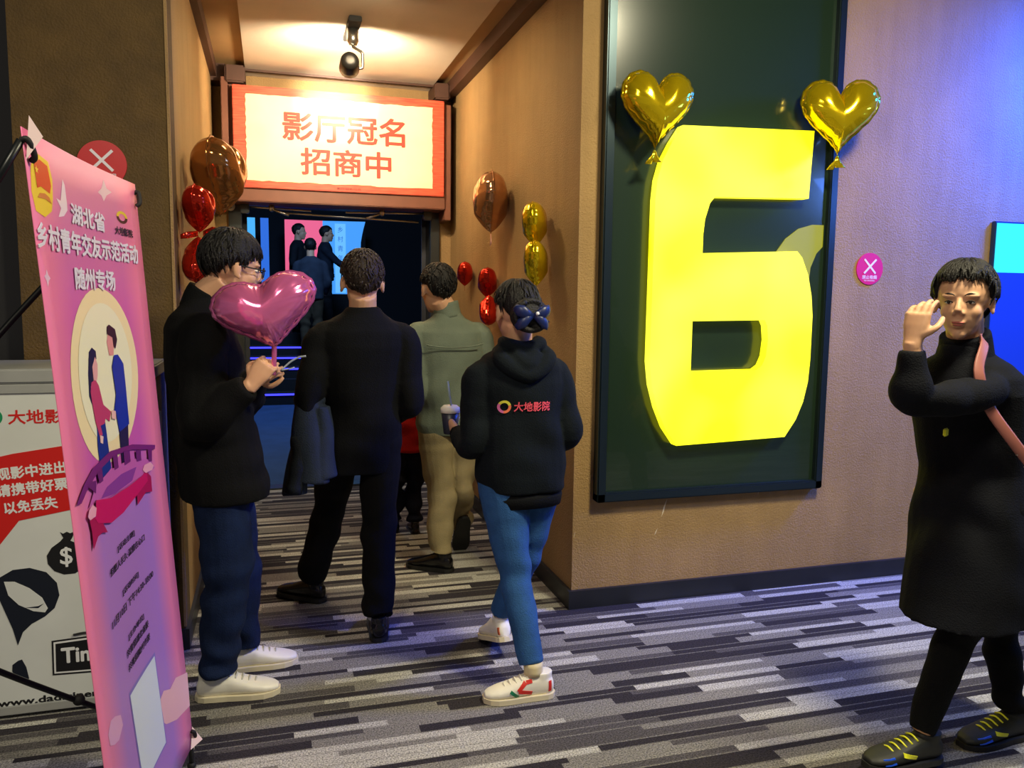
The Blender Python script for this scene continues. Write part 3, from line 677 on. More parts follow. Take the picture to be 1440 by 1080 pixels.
# ------------------------------------------------------------------ foil balloons
def heart_r(t):
    """outline radius for angle t from +v; classic heart in unit box, tip down"""
    x = 16*math.sin(t)**3; y = 13*math.cos(t)-5*math.cos(2*t)-2*math.cos(3*t)-math.cos(4*t)
    return x/16.5, (y+2.0)/15.5
def foil(name, rgb, rough=.12):
    return mat(name, rgb, rough, .80, bump=.12, bscale=12, spec=.6)
def balloon(kind, lab, c, u, v, size, thick, m, group=None, seed=0, tail=True, tailm=None, asp=1.0, rnd=0):
    """c centre; u,v plane axes; size = half height"""
    c = V(c); u = V(u).normalized(); v = V(v).normalized(); n = u.cross(v).normalized(); u = u*asp; rn = random.Random(seed)
    t = thing(kind, lab, 'balloon', c-v*size*1.0, group or 'foil heart balloons')
    K, R = 96, 14; b = nb(); ph = rn.uniform(0, 6)
    grid = {}
    out = [heart_r(2*PI*i/K) for i in range(K)]
    out = [(x*(1-rnd)+rnd*.98*math.sin(2*PI*i/K), y*(1-rnd)+rnd*.92*math.cos(2*PI*i/K)) for i, (x, y) in enumerate(out)]
    for sd_ in (1, -1):
        for j in range(R+1):
            rho = j/R
            for i in range(K):
                if j == R and sd_ == -1: grid[(sd_, j, i)] = grid[(1, j, i)]; continue
                if j == 0 and i: grid[(sd_, j, i)] = grid[(sd_, 0, 0)]; continue
                x, y = out[i]
                # pillow profile, lower in the notch and the tip
                prof = (1-rho**2.6)**.55
                x2 = x*rho; y2 = y*rho-.03*(1-rho)
                lob = 1-.45*math.exp(-((x2/.20)**2+((y2-.62)/.36)**2))
                tip = min(1, max(.15, (y2+1.15)/.75))
                pk = 1+.085*rho**5*math.sin(i*2*PI/K*30+ph)+.03*rho**3*math.sin(i*2*PI/K*17+ph*2)
                z = thick*prof*lob*tip**.6*pk
                sc = 1-.045*(rho**8)*(.5+.5*math.sin(i*2*PI/K*24+ph))
                grid[(sd_, j, i)] = b.verts.new(c+u*x2*size*sc+v*y2*size*sc+n*z*sd_)
    for sd_ in (1, -1):
        for j in range(R):
            for i in range(K):
                k = (i+1) % K; q = [grid[(sd_, j, i)], grid[(sd_, j+1, i)], grid[(sd_, j+1, k)], grid[(sd_, j, k)]]
                if j == 0: q = [q[0], q[1], q[2]]
                if sd_ == -1: q = q[::-1]
                try: b.faces.new(q)
                except ValueError: pass
    obj('foil_body', b, m, t, True)
    # crimped seam
    b = nb(); S = []
    for i in range(K):
        x, y = out[i]; w_ = .03+.008*math.sin(i*1.7+ph); d = V((x, y, 0)).normalized()
        a = c+u*x*size*.97+v*y*size*.97; e = c+u*(x*size+d.x*w_*size*1.2)+v*(y*size+d.y*w_*size*1.2)+n*.012*size*math.sin(i*2.3+ph)
        S.append((b.verts.new(a+n*.002), b.verts.new(e), b.verts.new(a-n*.002)))
    for i in range(K):
        p, q = S[i], S[(i+1) % K]
        b.faces.new((p[0], p[1], q[1], q[0])); b.faces.new((p[1], p[2], q[2], q[1]))
    obj('seam', b, m, t, True)
    if tail:
        b = nb(); tp = c-v*size*1.02
        for k in range(2):
            pts = [tp+v*.03*size, tp-v*.10*size+u*(.02-.05*k)*size, tp-v*.2*size+u*(.06-.16*k)*size, tp-v*(.27+.05*k)*size+u*(.10-.26*k)*size]
            secs = [(p, u*size*(.03+.035*i*(.6 if k else 1)), n*size*.012) for i, p in enumerate(pts)]
            loft(b, secs, 8)
        obj('tail', b, tailm or m, t, True)
    return t
G_GOLD = foil('gold_foil', (238, 206, 24)); G_RED = foil('red_foil', (214, 48, 30)); G_COP = foil('copper_foil', (205, 150, 105)); G_BRZ = foil('bronze_foil', (170, 112, 60))
G_PINK = mat('pink_foil', (236, 118, 180), .16, .55, bump=.12, bscale=12, spec=.8, coat=.5); G_ROSE = mat('pale_pink_foil', (235, 190, 180), .3, .6)
ZU = V((0, 0, 1))
balloon('heart_balloon', 'gold foil heart balloon at the top left corner of the glowing 6', (1.668, YW-.15, 2.335), (1, 0, .02), (.03, 0, 1), .178, .085, G_GOLD, seed=1)
balloon('heart_balloon', 'gold foil heart balloon at the top right of the 6, over the frame edge', (2.625, YW-.16, 2.372), (.93, -.37, 0), (0, 0, 1), .185, .085, G_GOLD, seed=2)
balloon('heart_balloon', 'big copper foil heart balloon alone, highest on the right corridor wall', (XR-.115, 4.66, 2.05), (-.15, -1, 0), (0, .1, 1), .19, .10, G_COP, seed=3, tailm=G_ROSE)
balloon('heart_balloon', 'upper gold heart balloon of the pair on the right corridor wall', (XR-.10, 3.86, 1.86), (-.45, -1, 0), (0, .15, 1), .118, .062, G_GOLD, seed=4, tail=False)
balloon('heart_balloon', 'lower gold heart balloon of the pair, just above the woman in black hoodie', (XR-.10, 3.83, 1.665), (-.45, -1, .1), (0, .1, 1), .118, .060, G_GOLD, seed=5, tail=False)
balloon('heart_balloon', 'small red heart balloon furthest along the right corridor wall', (XR-.07, 5.49, 1.653), (-.2, -1, 0), (0, 0, 1), .09, .055, G_RED, seed=6)
balloon('heart_balloon', 'small red heart balloon left of the lower gold one', (XR-.08, 4.84, 1.585), (-.3, -1, 0), (0, -.1, 1), .10, .06, G_RED, seed=7, tail=False)
balloon('heart_balloon', 'small red heart balloon lowest on the right wall, beside the blue hair bow', (XR-.08, 4.80, 1.41), (-.3, -1, 0), (0, 0, -1), .10, .06, G_RED, seed=8, tail=False)
balloon('heart_balloon', 'big bronze heart balloon on the left corridor wall beside the sign', (XL+.15, 4.08, 2.04), (.25, 1, 0), (0, 0, 1), .185, .115, G_BRZ, seed=9, tail=False)
balloon('heart_balloon', 'red heart balloon in front of the bronze one on the left wall', (XL+.085, 3.72, 1.855), (.2, 1, 0), (0, 0, 1), .105, .062, G_RED, seed=10, tail=False)
balloon('heart_balloon', 'upside-down dark red heart balloon low on left wall behind the man in glasses', (XL+.08, 3.70, 1.635), (.2, 1, 0), (0, 0, -1), .105, .062, G_RED, seed=11, tail=False)
b = nb()
for s in (-1, 1): loft(b, [(V((XL+.09+s*.01, 3.70, 1.748)), V((0, 0, .012)), V((0, .004, 0))), (V((XL+.09+s*.05, 3.66, 1.750+s*.012)), V((0, 0, .014)), V((0, .003, 0))), (V((XL+.09+s*.075, 3.65, 1.745+s*.015)), V((0, 0, .010)), V((0, .003, 0)))], 8)
tag(obj('ribbon_bow', b, G_RED, None, True), 'red foil ribbon tying the two red heart balloons on the left wall', 'ribbon')
rp = V((math.cos(.24), 0, math.sin(.24)))
pinkb = balloon('heart_balloon', 'shiny pink heart balloon held up before the face of the man in glasses', (-.016, 2.845, 1.448), (math.cos(.25), -.12, math.sin(.25)), (-math.sin(.25)*.9, .10, math.cos(.25)), .132, .098, G_PINK, seed=12, tail=False, asp=1.34, rnd=.34)
pinkb.scale = (1, 1, 1)
b = nb(); tube(b, [(.008, 2.86, 1.335), (.008, 2.87, 1.29), (.004, 2.875, 1.22)], .009); obj('neck', b, G_PINK, pinkb, True)
b = nb(); tube(b, [(.030, 2.88, 1.235), (.06, 2.89, 1.262), (.09, 2.90, 1.278), (.115, 2.90, 1.282)], .0035); tube(b, [(.030, 2.88, 1.235), (.058, 2.88, 1.240), (.075, 2.89, 1.244)], .0025); obj('ribbon', b, mat('clear_grey_ribbon', (130, 140, 150), .3), pinkb, True)
# ------------------------------------------------------------------ people
M_SKIN = mat('skin', (206, 158, 124), .55, var=.05, vscale=12); M_SKIN2 = mat('skin_shaded', (190, 140, 108), .55, var=.05, vscale=12)
def hair_mat(name, rgb):
    m = mat(name, rgb, .55, var=.35, vscale=30, bump=.5, bscale=160, spec=.3); return m
M_HAIR = hair_mat('black_hair', (20, 18, 18)); M_HAIRB = hair_mat('brown_black_hair', (44, 34, 30))
M_EYE = mat('eye_white', (225, 222, 215), .3); M_IRIS = mat('dark_iris', (30, 20, 14), .2); M_LIP = mat('lips', (176, 92, 84), .5)
def cloth(name, rgb, var=.18, rough=.85, bscale=220, bump=.35): return mat(name, rgb, rough, var=var, vscale=11, bump=bump, bscale=bscale, spec=.18)

def frame(F, up=(0, 0, 1)):
    f = V(F).normalized(); l = V(up).cross(f).normalized(); u = f.cross(l); return f, l, u      # forward, left, up
def head_shapes(bm, H, HF, s=1, neck=None):
    f, l, u = frame(HF); R = Matrix((f, l, u)).transposed(); H = V(H)
    def E(c, r, seg=18): ell(bm, H+R@(V(c)*s), V(r)*s, R, seg)
    E((-.012, 0, .028), (.098, .077, .090), 24)
    E((.018, 0, -.03), (.074, .060, .085), 20)
    E((.040, 0, -.082), (.038, .040, .030))
    E((.062, 0, -.098), (.022, .022, .018))
    for k in (-1, 1): E((.048, .034*k, -.028), (.030, .024, .026)); E((.070, .026*k, .022), (.018, .028, .010))
    b0 = H+R@(V((.082, 0, .012))*s); b1 = H+R@(V((.104, 0, -.026))*s)
    limb(bm, [b0, (b0+b1)/2+f*.002, b1], [.007*s, .009*s, .0125*s], 3, 10)
    for k in (-1, 1): E((.093, .012*k, -.031), (.010, .007, .007), 10)
    E((.084, 0, -.060), (.011, .022, .0065), 12); E((.082, 0, -.071), (.011, .018, .007), 12)
    for k in (-1, 1):
        E((-.004, .080*k, -.006), (.016, .009, .030), 14); E((.004, .083*k, -.030), (.008, .006, .010), 10)
    if neck is not None:
        limb(bm, [V(neck)-V((0, 0, .05)), V(neck)+V((0, 0, .02)), H+R@(V((-.022, 0, -.045))*s)], [.066*s, .056*s, .055*s], 4, 16)
def hand_shapes(bm, wr, d, n, thumb, curl=(.6, .6, .6, .6), s=1, tc=.4):
    d = V(d).normalized(); n = V(n); n = (n-d*n.dot(d)).normalized(); l = d.cross(n).normalized()*thumb; wr = V(wr)
    P0, P1 = wr, wr+d*.088*s
    loft(bm, [(P0-d*.02*s, l*.026*s, n*.020*s), (P0+d*.01*s, l*.030*s, n*.017*s), (P0+d*.05*s, l*.040*s, n*.016*s), (P1, l*.041*s, n*.013*s)], 14, 2.6)
    for i, (off, ln) in enumerate(zip((.0315, .0105, -.0105, -.0305), (.070, .078, .072, .056))):
        p = P1+l*off*s-d*.012*s; dd = d.copy(); pts = [p-d*.02*s, p]; rr = [.0078*s, .0084*s]
        for k, fr in enumerate((.45, .32, .26)):
            a = curl[i]*(.75, 1.15, .8)[k]; dd = (dd*math.cos(a)+n*math.sin(a)).normalized() if k == 0 else None or (Matrix.Rotation(a, 3, dd.cross(n) if dd.cross(n).length > 1e-4 else l)@dd).normalized()
            if k: n_ = n
            p = p+dd*ln*fr*s; pts.append(p); rr.append((.0082, .0076, .0066)[k]*s)
        limb(bm, pts, rr, 3, 9)
    t0 = wr+d*.022*s+l*.022*s; t1 = t0+(d*.55+l*.70+n*.25).normalized()*.040*s
    t2 = t1+(d*(.8-tc*.2)+l*(.35-tc*.6)+n*(.25+tc)).normalized()*.032*s; t3 = t2+(d*(.8-tc*.3)+l*(.1-tc*.8)+n*(.25+tc)).normalized()*.026*s
    limb(bm, [t0, t1, t2, t3], [.013*s, .0105*s, .0095*s, .0075*s], 3, 9)
def hair_shell(name, H, HF, parent, m, lim=(62, 93, 128, 134), th=(.016, .010, .006), s=1, locks=140, lk=.035, seed=1, fringe=0):
    """cap of hair: lim = polar limit at front, temple, behind the ear, nape (degrees)"""
    f, l, u = frame(HF); H = V(H); rn = random.Random(seed); NA, NE = 150, 26; b = nb()
    def limit(a):
        a = abs(a); ks = (0, 75, 112, 180); d = math.degrees(a)
        if d < 55: v = lim[0]+fringe*math.sin(d*.35+seed)
        elif d < 75: t = (d-55)/20; v = lim[0]*(1-t)+lim[1]*t
        elif d < 100: v = lim[1]
        elif d < 122: t = (d-100)/22; v = lim[1]*(1-t)+lim[2]*t
        else: t = (d-122)/58; v = lim[2]*(1-t)+lim[3]*t
        return math.radians(v)
    def pt(a, th_, add):
        st, ct = math.sin(th_), math.cos(th_)
        x, y, z = math.cos(a)*st, math.sin(a)*st, ct
        if z < 0: k = 1-.22*(-z)**1.5*(1 if x < 0 else .5)
        else: k = 1
        q = V((-.012+x*.098*k, y*.0775*k, .028+z*(.090 if z > 0 else .105)))*s
        nn = V((x/.098, y/.0775, z/.092)).normalized()
        q = q+nn*add
        return H+f*q.x+l*q.y+u*q.z, (f*nn.x+l*nn.y+u*nn.z)
    rings = []
    jit = [rn.uniform(-1, 1) for _ in range(NA)]; jt2 = [rn.uniform(0, 1) for _ in range(NA)]
    for j in range(NE+1):
        t = j/NE; row = []
        for i in range(NA):
            a = 2*PI*i/NA-PI; L_ = limit(a)+math.radians(2.2)*jit[i]
            T = max(1e-3, t*L_); base = th[0]*(1-t)+(th[1] if math.degrees(abs(a)) < 100 else th[2])*t
            add = base*(1-.75*t**6)+.0014*(jt2[i]-.5)*2*t+.0022*noise.noise(V((math.cos(a)*4, math.sin(a)*4, t*4+seed)))*1.5
            row.append(b.verts.new(pt(a, T, add*s)[0]))
        rings.append(row)
    inner = [b.verts.new(pt(2*PI*i/NA-PI, limit(2*PI*i/NA-PI)*.96, -.006)[0]) for i in range(NA)]
    rings.append(inner)
    for r0, r1 in zip(rings, rings[1:]):
        for i in range(NA): b.faces.new((r0[i], r0[(i+1) % NA], r1[(i+1) % NA], r1[i]))
    b.faces.new(rings[0])
    for k in range(locks):
        a = rn.uniform(-PI, PI); L_ = limit(a); t0 = rn.uniform(.1, .86)*L_; ln = lk*rn.uniform(.6, 1.2)
        secs = []; da = rn.uniform(-.25, .25); m0 = 5
        for q in range(m0):
            tt = q/(m0-1); T = t0+ln*tt/.095; base = th[0]*(1-T/L_)+th[2]*T/L_ if T < L_ else th[2]*.4
            p, nn = pt(a+da*tt, min(T, L_+.16), max(.001, base)*s+.003*math.sin(PI*tt*.8))
            p2, _ = pt(a+da*(tt+.05), min(T+.05, L_+.2), max(.001, base)*s)
            dr = (p2-p).normalized(); sd = dr.cross(nn).normalized(); wd = (.0055*(1-tt)**.6+.0006)*s
            secs.append((p, sd*wd, nn*wd*.6))
        loft(b, secs, 5)
    return obj(name, b, m, parent, True)
DEF = [(-.16, .180, .130), (0, .188, .132), (.25, .178, .124), (.5, .182, .124), (.72, .196, .128), (.86, .190, .116), (.94, .145, .092), (1.0, .082, .072), (1.04, .062, .062)]
def shoe(parent, name, ank, dr, pitch, mu, ms, L=1., hgt=1., laces=None, extra=None, lab=None, high=.105):
    d = V((dr[0], dr[1], 0)).normalized(); z = V((0, 0, 1)); y = z.cross(d)
    rot = Matrix.Rotation(pitch, 3, y); fx, fz = rot@d, rot@z; A = V(ank)
    def W(x, yy, zz): return A+fx*x*L+y*yy*L+fz*(zz*hgt-.09)
    b = nb()
    S = [(-.072, .014, .040, .018), (-.066, .026, .046, .030), (-.045, .034, .052, .044), (-.01, .036, .056, .048), (.03, .037, .052, .043), (.07, .041, .045, .034), (.11, .045, .038, .026), (.15, .044, .033, .020), (.18, .034, .029, .015), (.198, .018, .026, .009)]
    loft(b, [(W(x, 0, zc), y*w_*L, fz*h_*hgt) for x, w_, zc, h_ in S], 18, 2.4)
    loft(b, [(W(-.018, 0, .05), y*.034*L, fx*.046*L), (W(-.022, 0, .08), y*.034*L, fx*.044*L), (W(-.025, 0, high), y*.034*L, fx*.042*L)], 18)
    o = remesh(name, b, mu, .0042, parent, 2)
    if lab: o['label'] = lab
    b = nb(); out = [(x, w_*1.10+.002) for x, w_, _, _ in S]; out[0] = (-.078, .012); out[-1] = (.203, .016)
    pl = [(x, w_) for x, w_ in out]+[(x, -w_) for x, w_ in out[::-1]]
    lo = [b.verts.new(W(x, q, 0.001)) for x, q in pl]; hi = [b.verts.new(W(x, q, .020)) for x, q in pl]
    b.faces.new(lo[::-1]); b.faces.new(hi)
    for i in range(len(pl)): b.faces.new((lo[i], lo[(i+1) % len(pl)], hi[(i+1) % len(pl)], hi[i]))
    obj('sole', b, ms, o)
    if laces:
        for k in range(5):
            x = .035+.021*k; zc = (.094, .086, .078, .069, .061)[k]
            b = nb(); tube(b, [W(x, -.024, zc-.008), W(x+.004, 0, zc+.003), W(x, .024, zc-.008)], .0034, 6, 3); obj('lace', b, laces, o, True)
    for e in (extra or []):
        nm, m, pts, side = e      # patch following the side of the shoe
        b = nb(); vs_ = []
        def sidept(x, h, off):
            for i in range(len(S)-1):
                if S[i][0] <= x <= S[i+1][0]:
                    t = (x-S[i][0])/(S[i+1][0]-S[i][0]); w_ = S[i][1]*(1-t)+S[i+1][1]*t; zc = S[i][2]*(1-t)+S[i+1][2]*t; hh = S[i][3]*(1-t)+S[i+1][3]*t
            q = max(-1, min(1, (h-zc)/hh)); k = (1-abs(q)**2.4)**(1/2.4)
            return W(x, side*(w_*max(k, .05)+off), h)
        n_ = 8
        (x0, h0), (x1, h1), wd = pts
        for i in range(n_+1):
            t = i/n_; x = x0+(x1-x0)*t; h = h0+(h1-h0)*t; dx, dh = (x1-x0), (h1-h0); q = math.hypot(dx, dh); px, ph = -dh/q*wd, dx/q*wd
            vs_.append((b.verts.new(sidept(x-px, h-ph, .0022)), b.verts.new(sidept(x+px, h+ph, .0022)), b.verts.new(sidept(x+px, h+ph, -.001)), b.verts.new(sidept(x-px, h-ph, -.001))))
        for p, q in zip(vs_, vs_[1:]):
            for k in range(4): b.faces.new((p[k], p[(k+1) % 4], q[(k+1) % 4], q[k]))
        b.faces.new(vs_[0]); b.faces.new(vs_[-1][::-1])
        obj(nm, b, m, o)
    return o
def person(lab, base, J, F, HF, top, bot, vox=.006, hs=1., skin=None, group=None, w=1., hands=None, bsc=.80, name='person'):
    t = thing(name, lab, 'person', base, group); f, l, u = frame(F); r = -l; skin = skin or M_SKIN
    J = {k: V(v) for k, v in J.items()}; P, N = J['P'], J['N']
    sw = J.get('sw', V((.185, 0, 0))).x*w
    sR = J.get('sR', N+r*sw*.95-V((0, 0, .105))); sL = J.get('sL', N-r*sw*.95-V((0, 0, .105)))
    fr, fl = r, -r
    hip = .088*w; hR, hL = P+r*hip, P-r*hip
    # body: one continuous surface
    b = nb(); head_shapes(b, J['H'], HF, hs, N)
    def sec(tt, a, d, sc=1, sh=0): return (P+(N-P)*tt+f*sh, r*a*w*sc, f*d*sc)
    loft(b, [sec(a, h_, d_, bsc) for a, h_, d_ in DEF[:-1]], 18)
    for s_, sh, e, wr_ in ((1, sR, J['eR'], J['wR']), (-1, sL, J['eL'], J['wL'])):
        limb(b, [N+r*s_*.08-V((0, 0, .08)), sh, (sh+e)/2, e, (e+wr_)/2, wr_], [.05*w, .045*w, .042*w, .034*w, .034*w, .024*w], 4, 12)
    for s_, h_, k_, a_ in ((1, hR, J['kR'], J['aR']), (-1, hL, J['kL'], J['aL'])):
        limb(b, [h_+V((0, 0, .06)), h_*.75+k_*.25, k_, k_*.65+a_*.35, a_], [.085*w, .073*w, .047*w*w, .046*w*w, .034*w*w], 4, 14)
        ft = a_+V((0, 0, -.052)); fd = V(J.get('fR' if s_ > 0 else 'fL', f)); fd.normalize()
        loft(b, [(ft-fd*.04+V((0, 0, .02)), fd.cross(V((0, 0, 1)))*.02, V((0, 0, .02))), (ft+fd*.02+V((0, 0, .008)), fd.cross(V((0, 0, 1)))*.022, V((0, 0, .020))), (ft+fd*.06-V((0, 0, .01)), fd.cross(V((0, 0, 1)))*.022, V((0, 0, .010)))], 10)
    for h_ in (hands or []):
        side, d, n, th_, curl = h_[:5]; hand_shapes(b, J['w'+side], d, n, th_, curl, h_[5] if len(h_) > 5 else 1, h_[6] if len(h_) > 6 else .4)
    remesh('body', b, skin, vox, t, 1)
    # top garment
    b = nb(); secs = top['secs']; sr = top['sleeve']
    loft(b, [(P+(N-P)*s_[0]+f*(s_[3] if len(s_) > 3 else 0), r*s_[1]*w, f*s_[2]) for s_ in secs], 26, top.get('p', 2.3))
    wf = top.get('wf', 75)
    for s_, sh, e, wr_ in ((1, sR, J['eR'], J['wR']), (-1, sL, J['eL'], J['wL'])):
        cuff = wr_+(e-wr_).normalized()*top.get('cuff', .02)
        limb(b, [N+r*s_*.06*w-V((0, 0, .075)), sh, sh*.5+e*.5, e, e*.5+cuff*.5, cuff], [.048, sr[0]*.92, sr[1], sr[2], sr[3], sr[4]], 5, 16, wr=top.get('wr', .004)*.4, wf=wf, seed=s_)
    sp = [(J['eR'], .13, 1.2), (J['eL'], .13, 1.2), (P, .16, .7), (sR, .1, .6), (sL, .1, .6)]
    go = remesh(top['name'], b, top['m'], top.get('vox', .007), t, 6, folds(top.get('amp', .0035)*1.25, sp, seed=top.get('seed', 1.), fz=top.get('fz', 26)))
    if 'rib' in top:      # hem and cuffs
        s_ = secs[0]; cc = P+(N-P)*s_[0]; b = nb()
        loft(b, [(cc+V((0, 0, .0)), r*(s_[1]-.012)*w, f*(s_[2]-.012)), (cc-V((0, 0, .02)), r*(s_[1]-.006)*w, f*(s_[2]-.006)), (cc-V((0, 0, .055)), r*(s_[1]-.012)*w, f*(s_[2]-.012))], 40, top.get('p', 2.3)); obj('hem_band', b, top['rib'], go, True)
        for e, wr_ in ((J['eR'], J['wR']), (J['eL'], J['wL'])):
            dd = (wr_-e).normalized(); c0 = wr_-dd*.035; b = nb(); limb(b, [c0, c0+dd*.025, c0+dd*.045], [sr[4]*.9, sr[4]*.82, sr[4]*.8], 3, 16); obj('cuff', b, top['rib'], go, True)
    # trousers
    b = nb(); br = bot['r']; zc = bot.get('rise', .12)
    loft(b, [(P-V((0, 0, .06)), r*.12*w, f*.10), (P+V((0, 0, -.02)), r*(hip+br[0]*.98), f*(br[0]*1.12)), (P+V((0, 0, .06)), r*(hip+br[0]*.95), f*(br[0]*1.15)), (P+V((0, 0, zc)), r*(hip+br[0]*.75), f*br[0]*1.05)], 20, 2.3)
    for s_, h_, k_, a_ in ((1, hR, J['kR'], J['aR']), (-1, hL, J['kL'], J['aL'])):
        end = a_+(k_-a_).normalized()*bot.get('up', .0)
        limb(b, [h_+V((0, 0, .05)), h_*.98+k_*.02, h_*.6+k_*.4, k_, k_*.5+end*.5, end], [br[0]*.9, br[0], br[1], br[2], br[3], br[4]], 6, 18, wr=bot.get('wr', .004)*.35, wf=bot.get('wf', 70), seed=s_*2+1)
    sp = [(J['kR'], .13, 1.4), (J['kL'], .13, 1.4), (J['aR'], .12, 1.6), (J['aL'], .12, 1.6), (P, .15, .8)]
    remesh(bot.get('name', 'trousers'), b, bot['m'], bot.get('vox', .0065), t, 3, folds(bot.get('amp', .0035)*1.3, sp, seed=bot.get('seed', 3.), fz=30))
    return t
def eyes(t, H, HF, s=1, lids=True):
    f, l, u = frame(HF); R = Matrix((f, l, u)).transposed(); H = V(H)
    for k in (-1, 1):
        b = nb(); ell(b, H+R@(V((.0715, .030*k, .002))*s), V((.0115, .0125, .0056))*s, R, 14); e = obj('eye', b, M_EYE, t, True)
        b = nb(); ell(b, H+R@(V((.0800, .030*k, .002))*s), V((.0042, .0052, .0048))*s, R, 12); obj('iris', b, M_IRIS, e, True)
        b = nb(); tube(b, [H+R@(V((.081, .018*k, .002))*s), H+R@(V((.0855, .030*k, .0078))*s), H+R@(V((.078, .042*k, .003))*s)], .0016*s, 6); obj('eyelid', b, M_HAIR, e, True)
        b = nb(); tube(b, [H+R@(V((.083, .014*k, .024))*s), H+R@(V((.084, .030*k, .030))*s), H+R@(V((.074, .048*k, .024))*s)], .0025*s, 6); obj('eyebrow', b, M_HAIR, t, True)
    b = nb(); ell(b, H+R@(V((.0885, 0, -.060))*s), V((.009, .019, .004))*s, R, 12); ell(b, H+R@(V((.087, 0, -.068))*s), V((.009, .015, .0045))*s, R, 12)
    obj('lips', b, M_LIP, t, True)

M_SHBLK = mat('black_leather', (16, 15, 16), .22, var=.2); M_SOLEB = mat('black_rubber', (14, 14, 14), .6)
M_SHW = mat('white_leather', (232, 228, 218), .45, var=.05); M_SOLEW = mat('cream_rubber', (214, 204, 176), .55, var=.06)

# --- man in glasses with the pink balloon
J = dict(P=(-.195, 3.14, .86), N=(-.235, 3.14, 1.452), H=(-.128, 3.12, 1.588), sw=(.175, 0, 0), eR=(-.235, 2.94, 1.06), wR=(-.068, 2.865, 1.190), eL=(-.12, 3.30, 1.08), wL=(-.055, 2.99, 1.195),
         kR=(-.175, 3.05, .49), aR=(-.212, 3.04, .105), kL=(-.145, 3.24, .48), aL=(-.14, 3.26, .10), fR=(1, -.05, 0), fL=(1, 0, 0))
p1 = person('man in glasses, black jacket and jeans holding the pink heart balloon', (-.19, 3.1, 0), J, (1, .05, 0), (.95, .26, -.14),
    dict(name='jacket', m=cloth('black_jacket_cloth', (7, 7, 9)), secs=[(-.19, .190, .158, .012), (-.1, .195, .160, .01), (.15, .19, .150, .0), (.45, .188, .142, -.01), (.70, .195, .138, -.015), (.86, .188, .122, -.02), (.94, .150, .100, -.015), (1.0, .085, .08, -.005), (1.055, .066, .066, .005)], sleeve=(.088, .080, .076, .066, .044), amp=.004, seed=2., wr=.005, cuff=.015, p=2.5),
    dict(name='jeans', m=cloth('dark_blue_denim', (16, 30, 62), .3), r=(.100, .098, .088, .078, .066), amp=.0042, wr=.005, seed=1.), vox=.0045,
    hands=[('R', (.50, -.02, .70), (.3, .85, -.25), 1, (1.1, 1.15, 1.2, 1.2), .98, .7), ('L', (.35, -.62, .35), (.8, .3, .3), -1, (1.1, 1.1, 1.15, 1.2), .95, .6)])
hair_shell('hair', J['H'], (.95, .26, -.14), p1, M_HAIR, lim=(74, 96, 118, 128), th=(.030, .022, .012), locks=420, lk=.055, seed=4, fringe=6)
f, l, u = frame((.95, .26, -.14)); R = Matrix((f, l, u)).transposed(); H1 = V(J['H'])
eyes(p1, H1, (.95, .26, -.14))
b = nb()
for k in (-1, 1):
    ring_ = [H1+R@V((.100+.004*math.cos(a), .033*k+.026*math.cos(a), -.002+.019*math.sin(a))) for a in [i*PI/6 for i in range(13)]]
    tube(b, ring_, .0022, 6, 2); tube(b, [H1+R@V((.100, .058*k, .006)), H1+R@V((.07, .078*k, .006)), H1+R@V((.0, .083*k, .008)), H1+R@V((-.012, .084*k, -.004))], .0024, 6, 4)
tube(b, [H1+R@V((.104, .008, .002)), H1+R@V((.107, 0, .006)), H1+R@V((.104, -.008, .002))], .002, 6, 3)
for e in b.verts: pass
gl = obj('glasses', b, M_BLACK, p1, True); gl['label'] = 'black framed glasses'
b = nb(); limb(b, [(-.245, 3.14, 1.44), (-.235, 3.14, 1.48), (-.222, 3.138, 1.505)], [.074, .068, .065], 3, 24); obj('collar', b, MATS['black_jacket_cloth'], p1, True)
for a, d in (((-.212, 3.04, .091), (1, -.06, 0)), ((-.14, 3.26, .091), (1, .06, 0))):
    shoe(p1, 'shoe', a, d, 0, M_SHW, M_SOLEW, 1.08, 1., laces=mat('grey_white_lace', (190, 188, 182), .7), lab='white low sneaker')

# --- man in the black sweater, seen from behind, grey jacket over his arm
J = dict(P=(.372, 3.60, .86), N=(.380, 3.52, 1.418), H=(.379, 3.52, 1.548), sw=(.185, 0, 0), eR=(.590, 3.54, 1.03), wR=(.535, 3.74, .92), eL=(.140, 3.50, 1.02), wL=(.205, 3.62, .83),
         kR=(.452, 3.57, .47), aR=(.428, 3.42, .10), kL=(.245, 3.82, .47), aL=(.165, 3.93, .12), fR=(.12, 1, 0), fL=(-.6, .8, 0))
p2 = person('man in black sweater and black trousers seen from behind, grey jacket over arm', (.36, 3.6, 0), J, (.02, 1, 0), (.02, 1, -.03),
    dict(name='sweater', m=cloth('black_knit', (7, 8, 11)), secs=[(-.27, .178, .135), (-.15, .180, .135), (.0, .178, .132), (.3, .172, .125), (.55, .182, .125), (.74, .195, .128), (.86, .188, .118), (.94, .150, .096), (1.0, .090, .076), (1.05, .068, .066)], sleeve=(.070, .064, .058, .050, .038), amp=.0035, seed=5., cuff=.02),
    dict(m=cloth('black_trouser_cloth', (6, 6, 7), .1), r=(.100, .092, .078, .074, .070), amp=.0035, seed=2.), vox=.006, hs=1.07,
    hands=[('L', (.15, .25, -.95), (1, .1, 0), 1, (.35, .4, .45, .5)), ('R', (-.1, .6, -.7), (-1, 0, 0), -1, (.5, .5, .6, .6))])
hair_shell('hair', J['H'], (.02, 1, -.03), p2, M_HAIRB, lim=(60, 88, 120, 137), th=(.020, .012, .007), locks=420, lk=.024, seed=8, s=1.07)
shoe(p2, 'shoe', (.428, 3.43, .091), (.10, 1, 0), 0, M_SHBLK, M_SOLEB, 1.0)
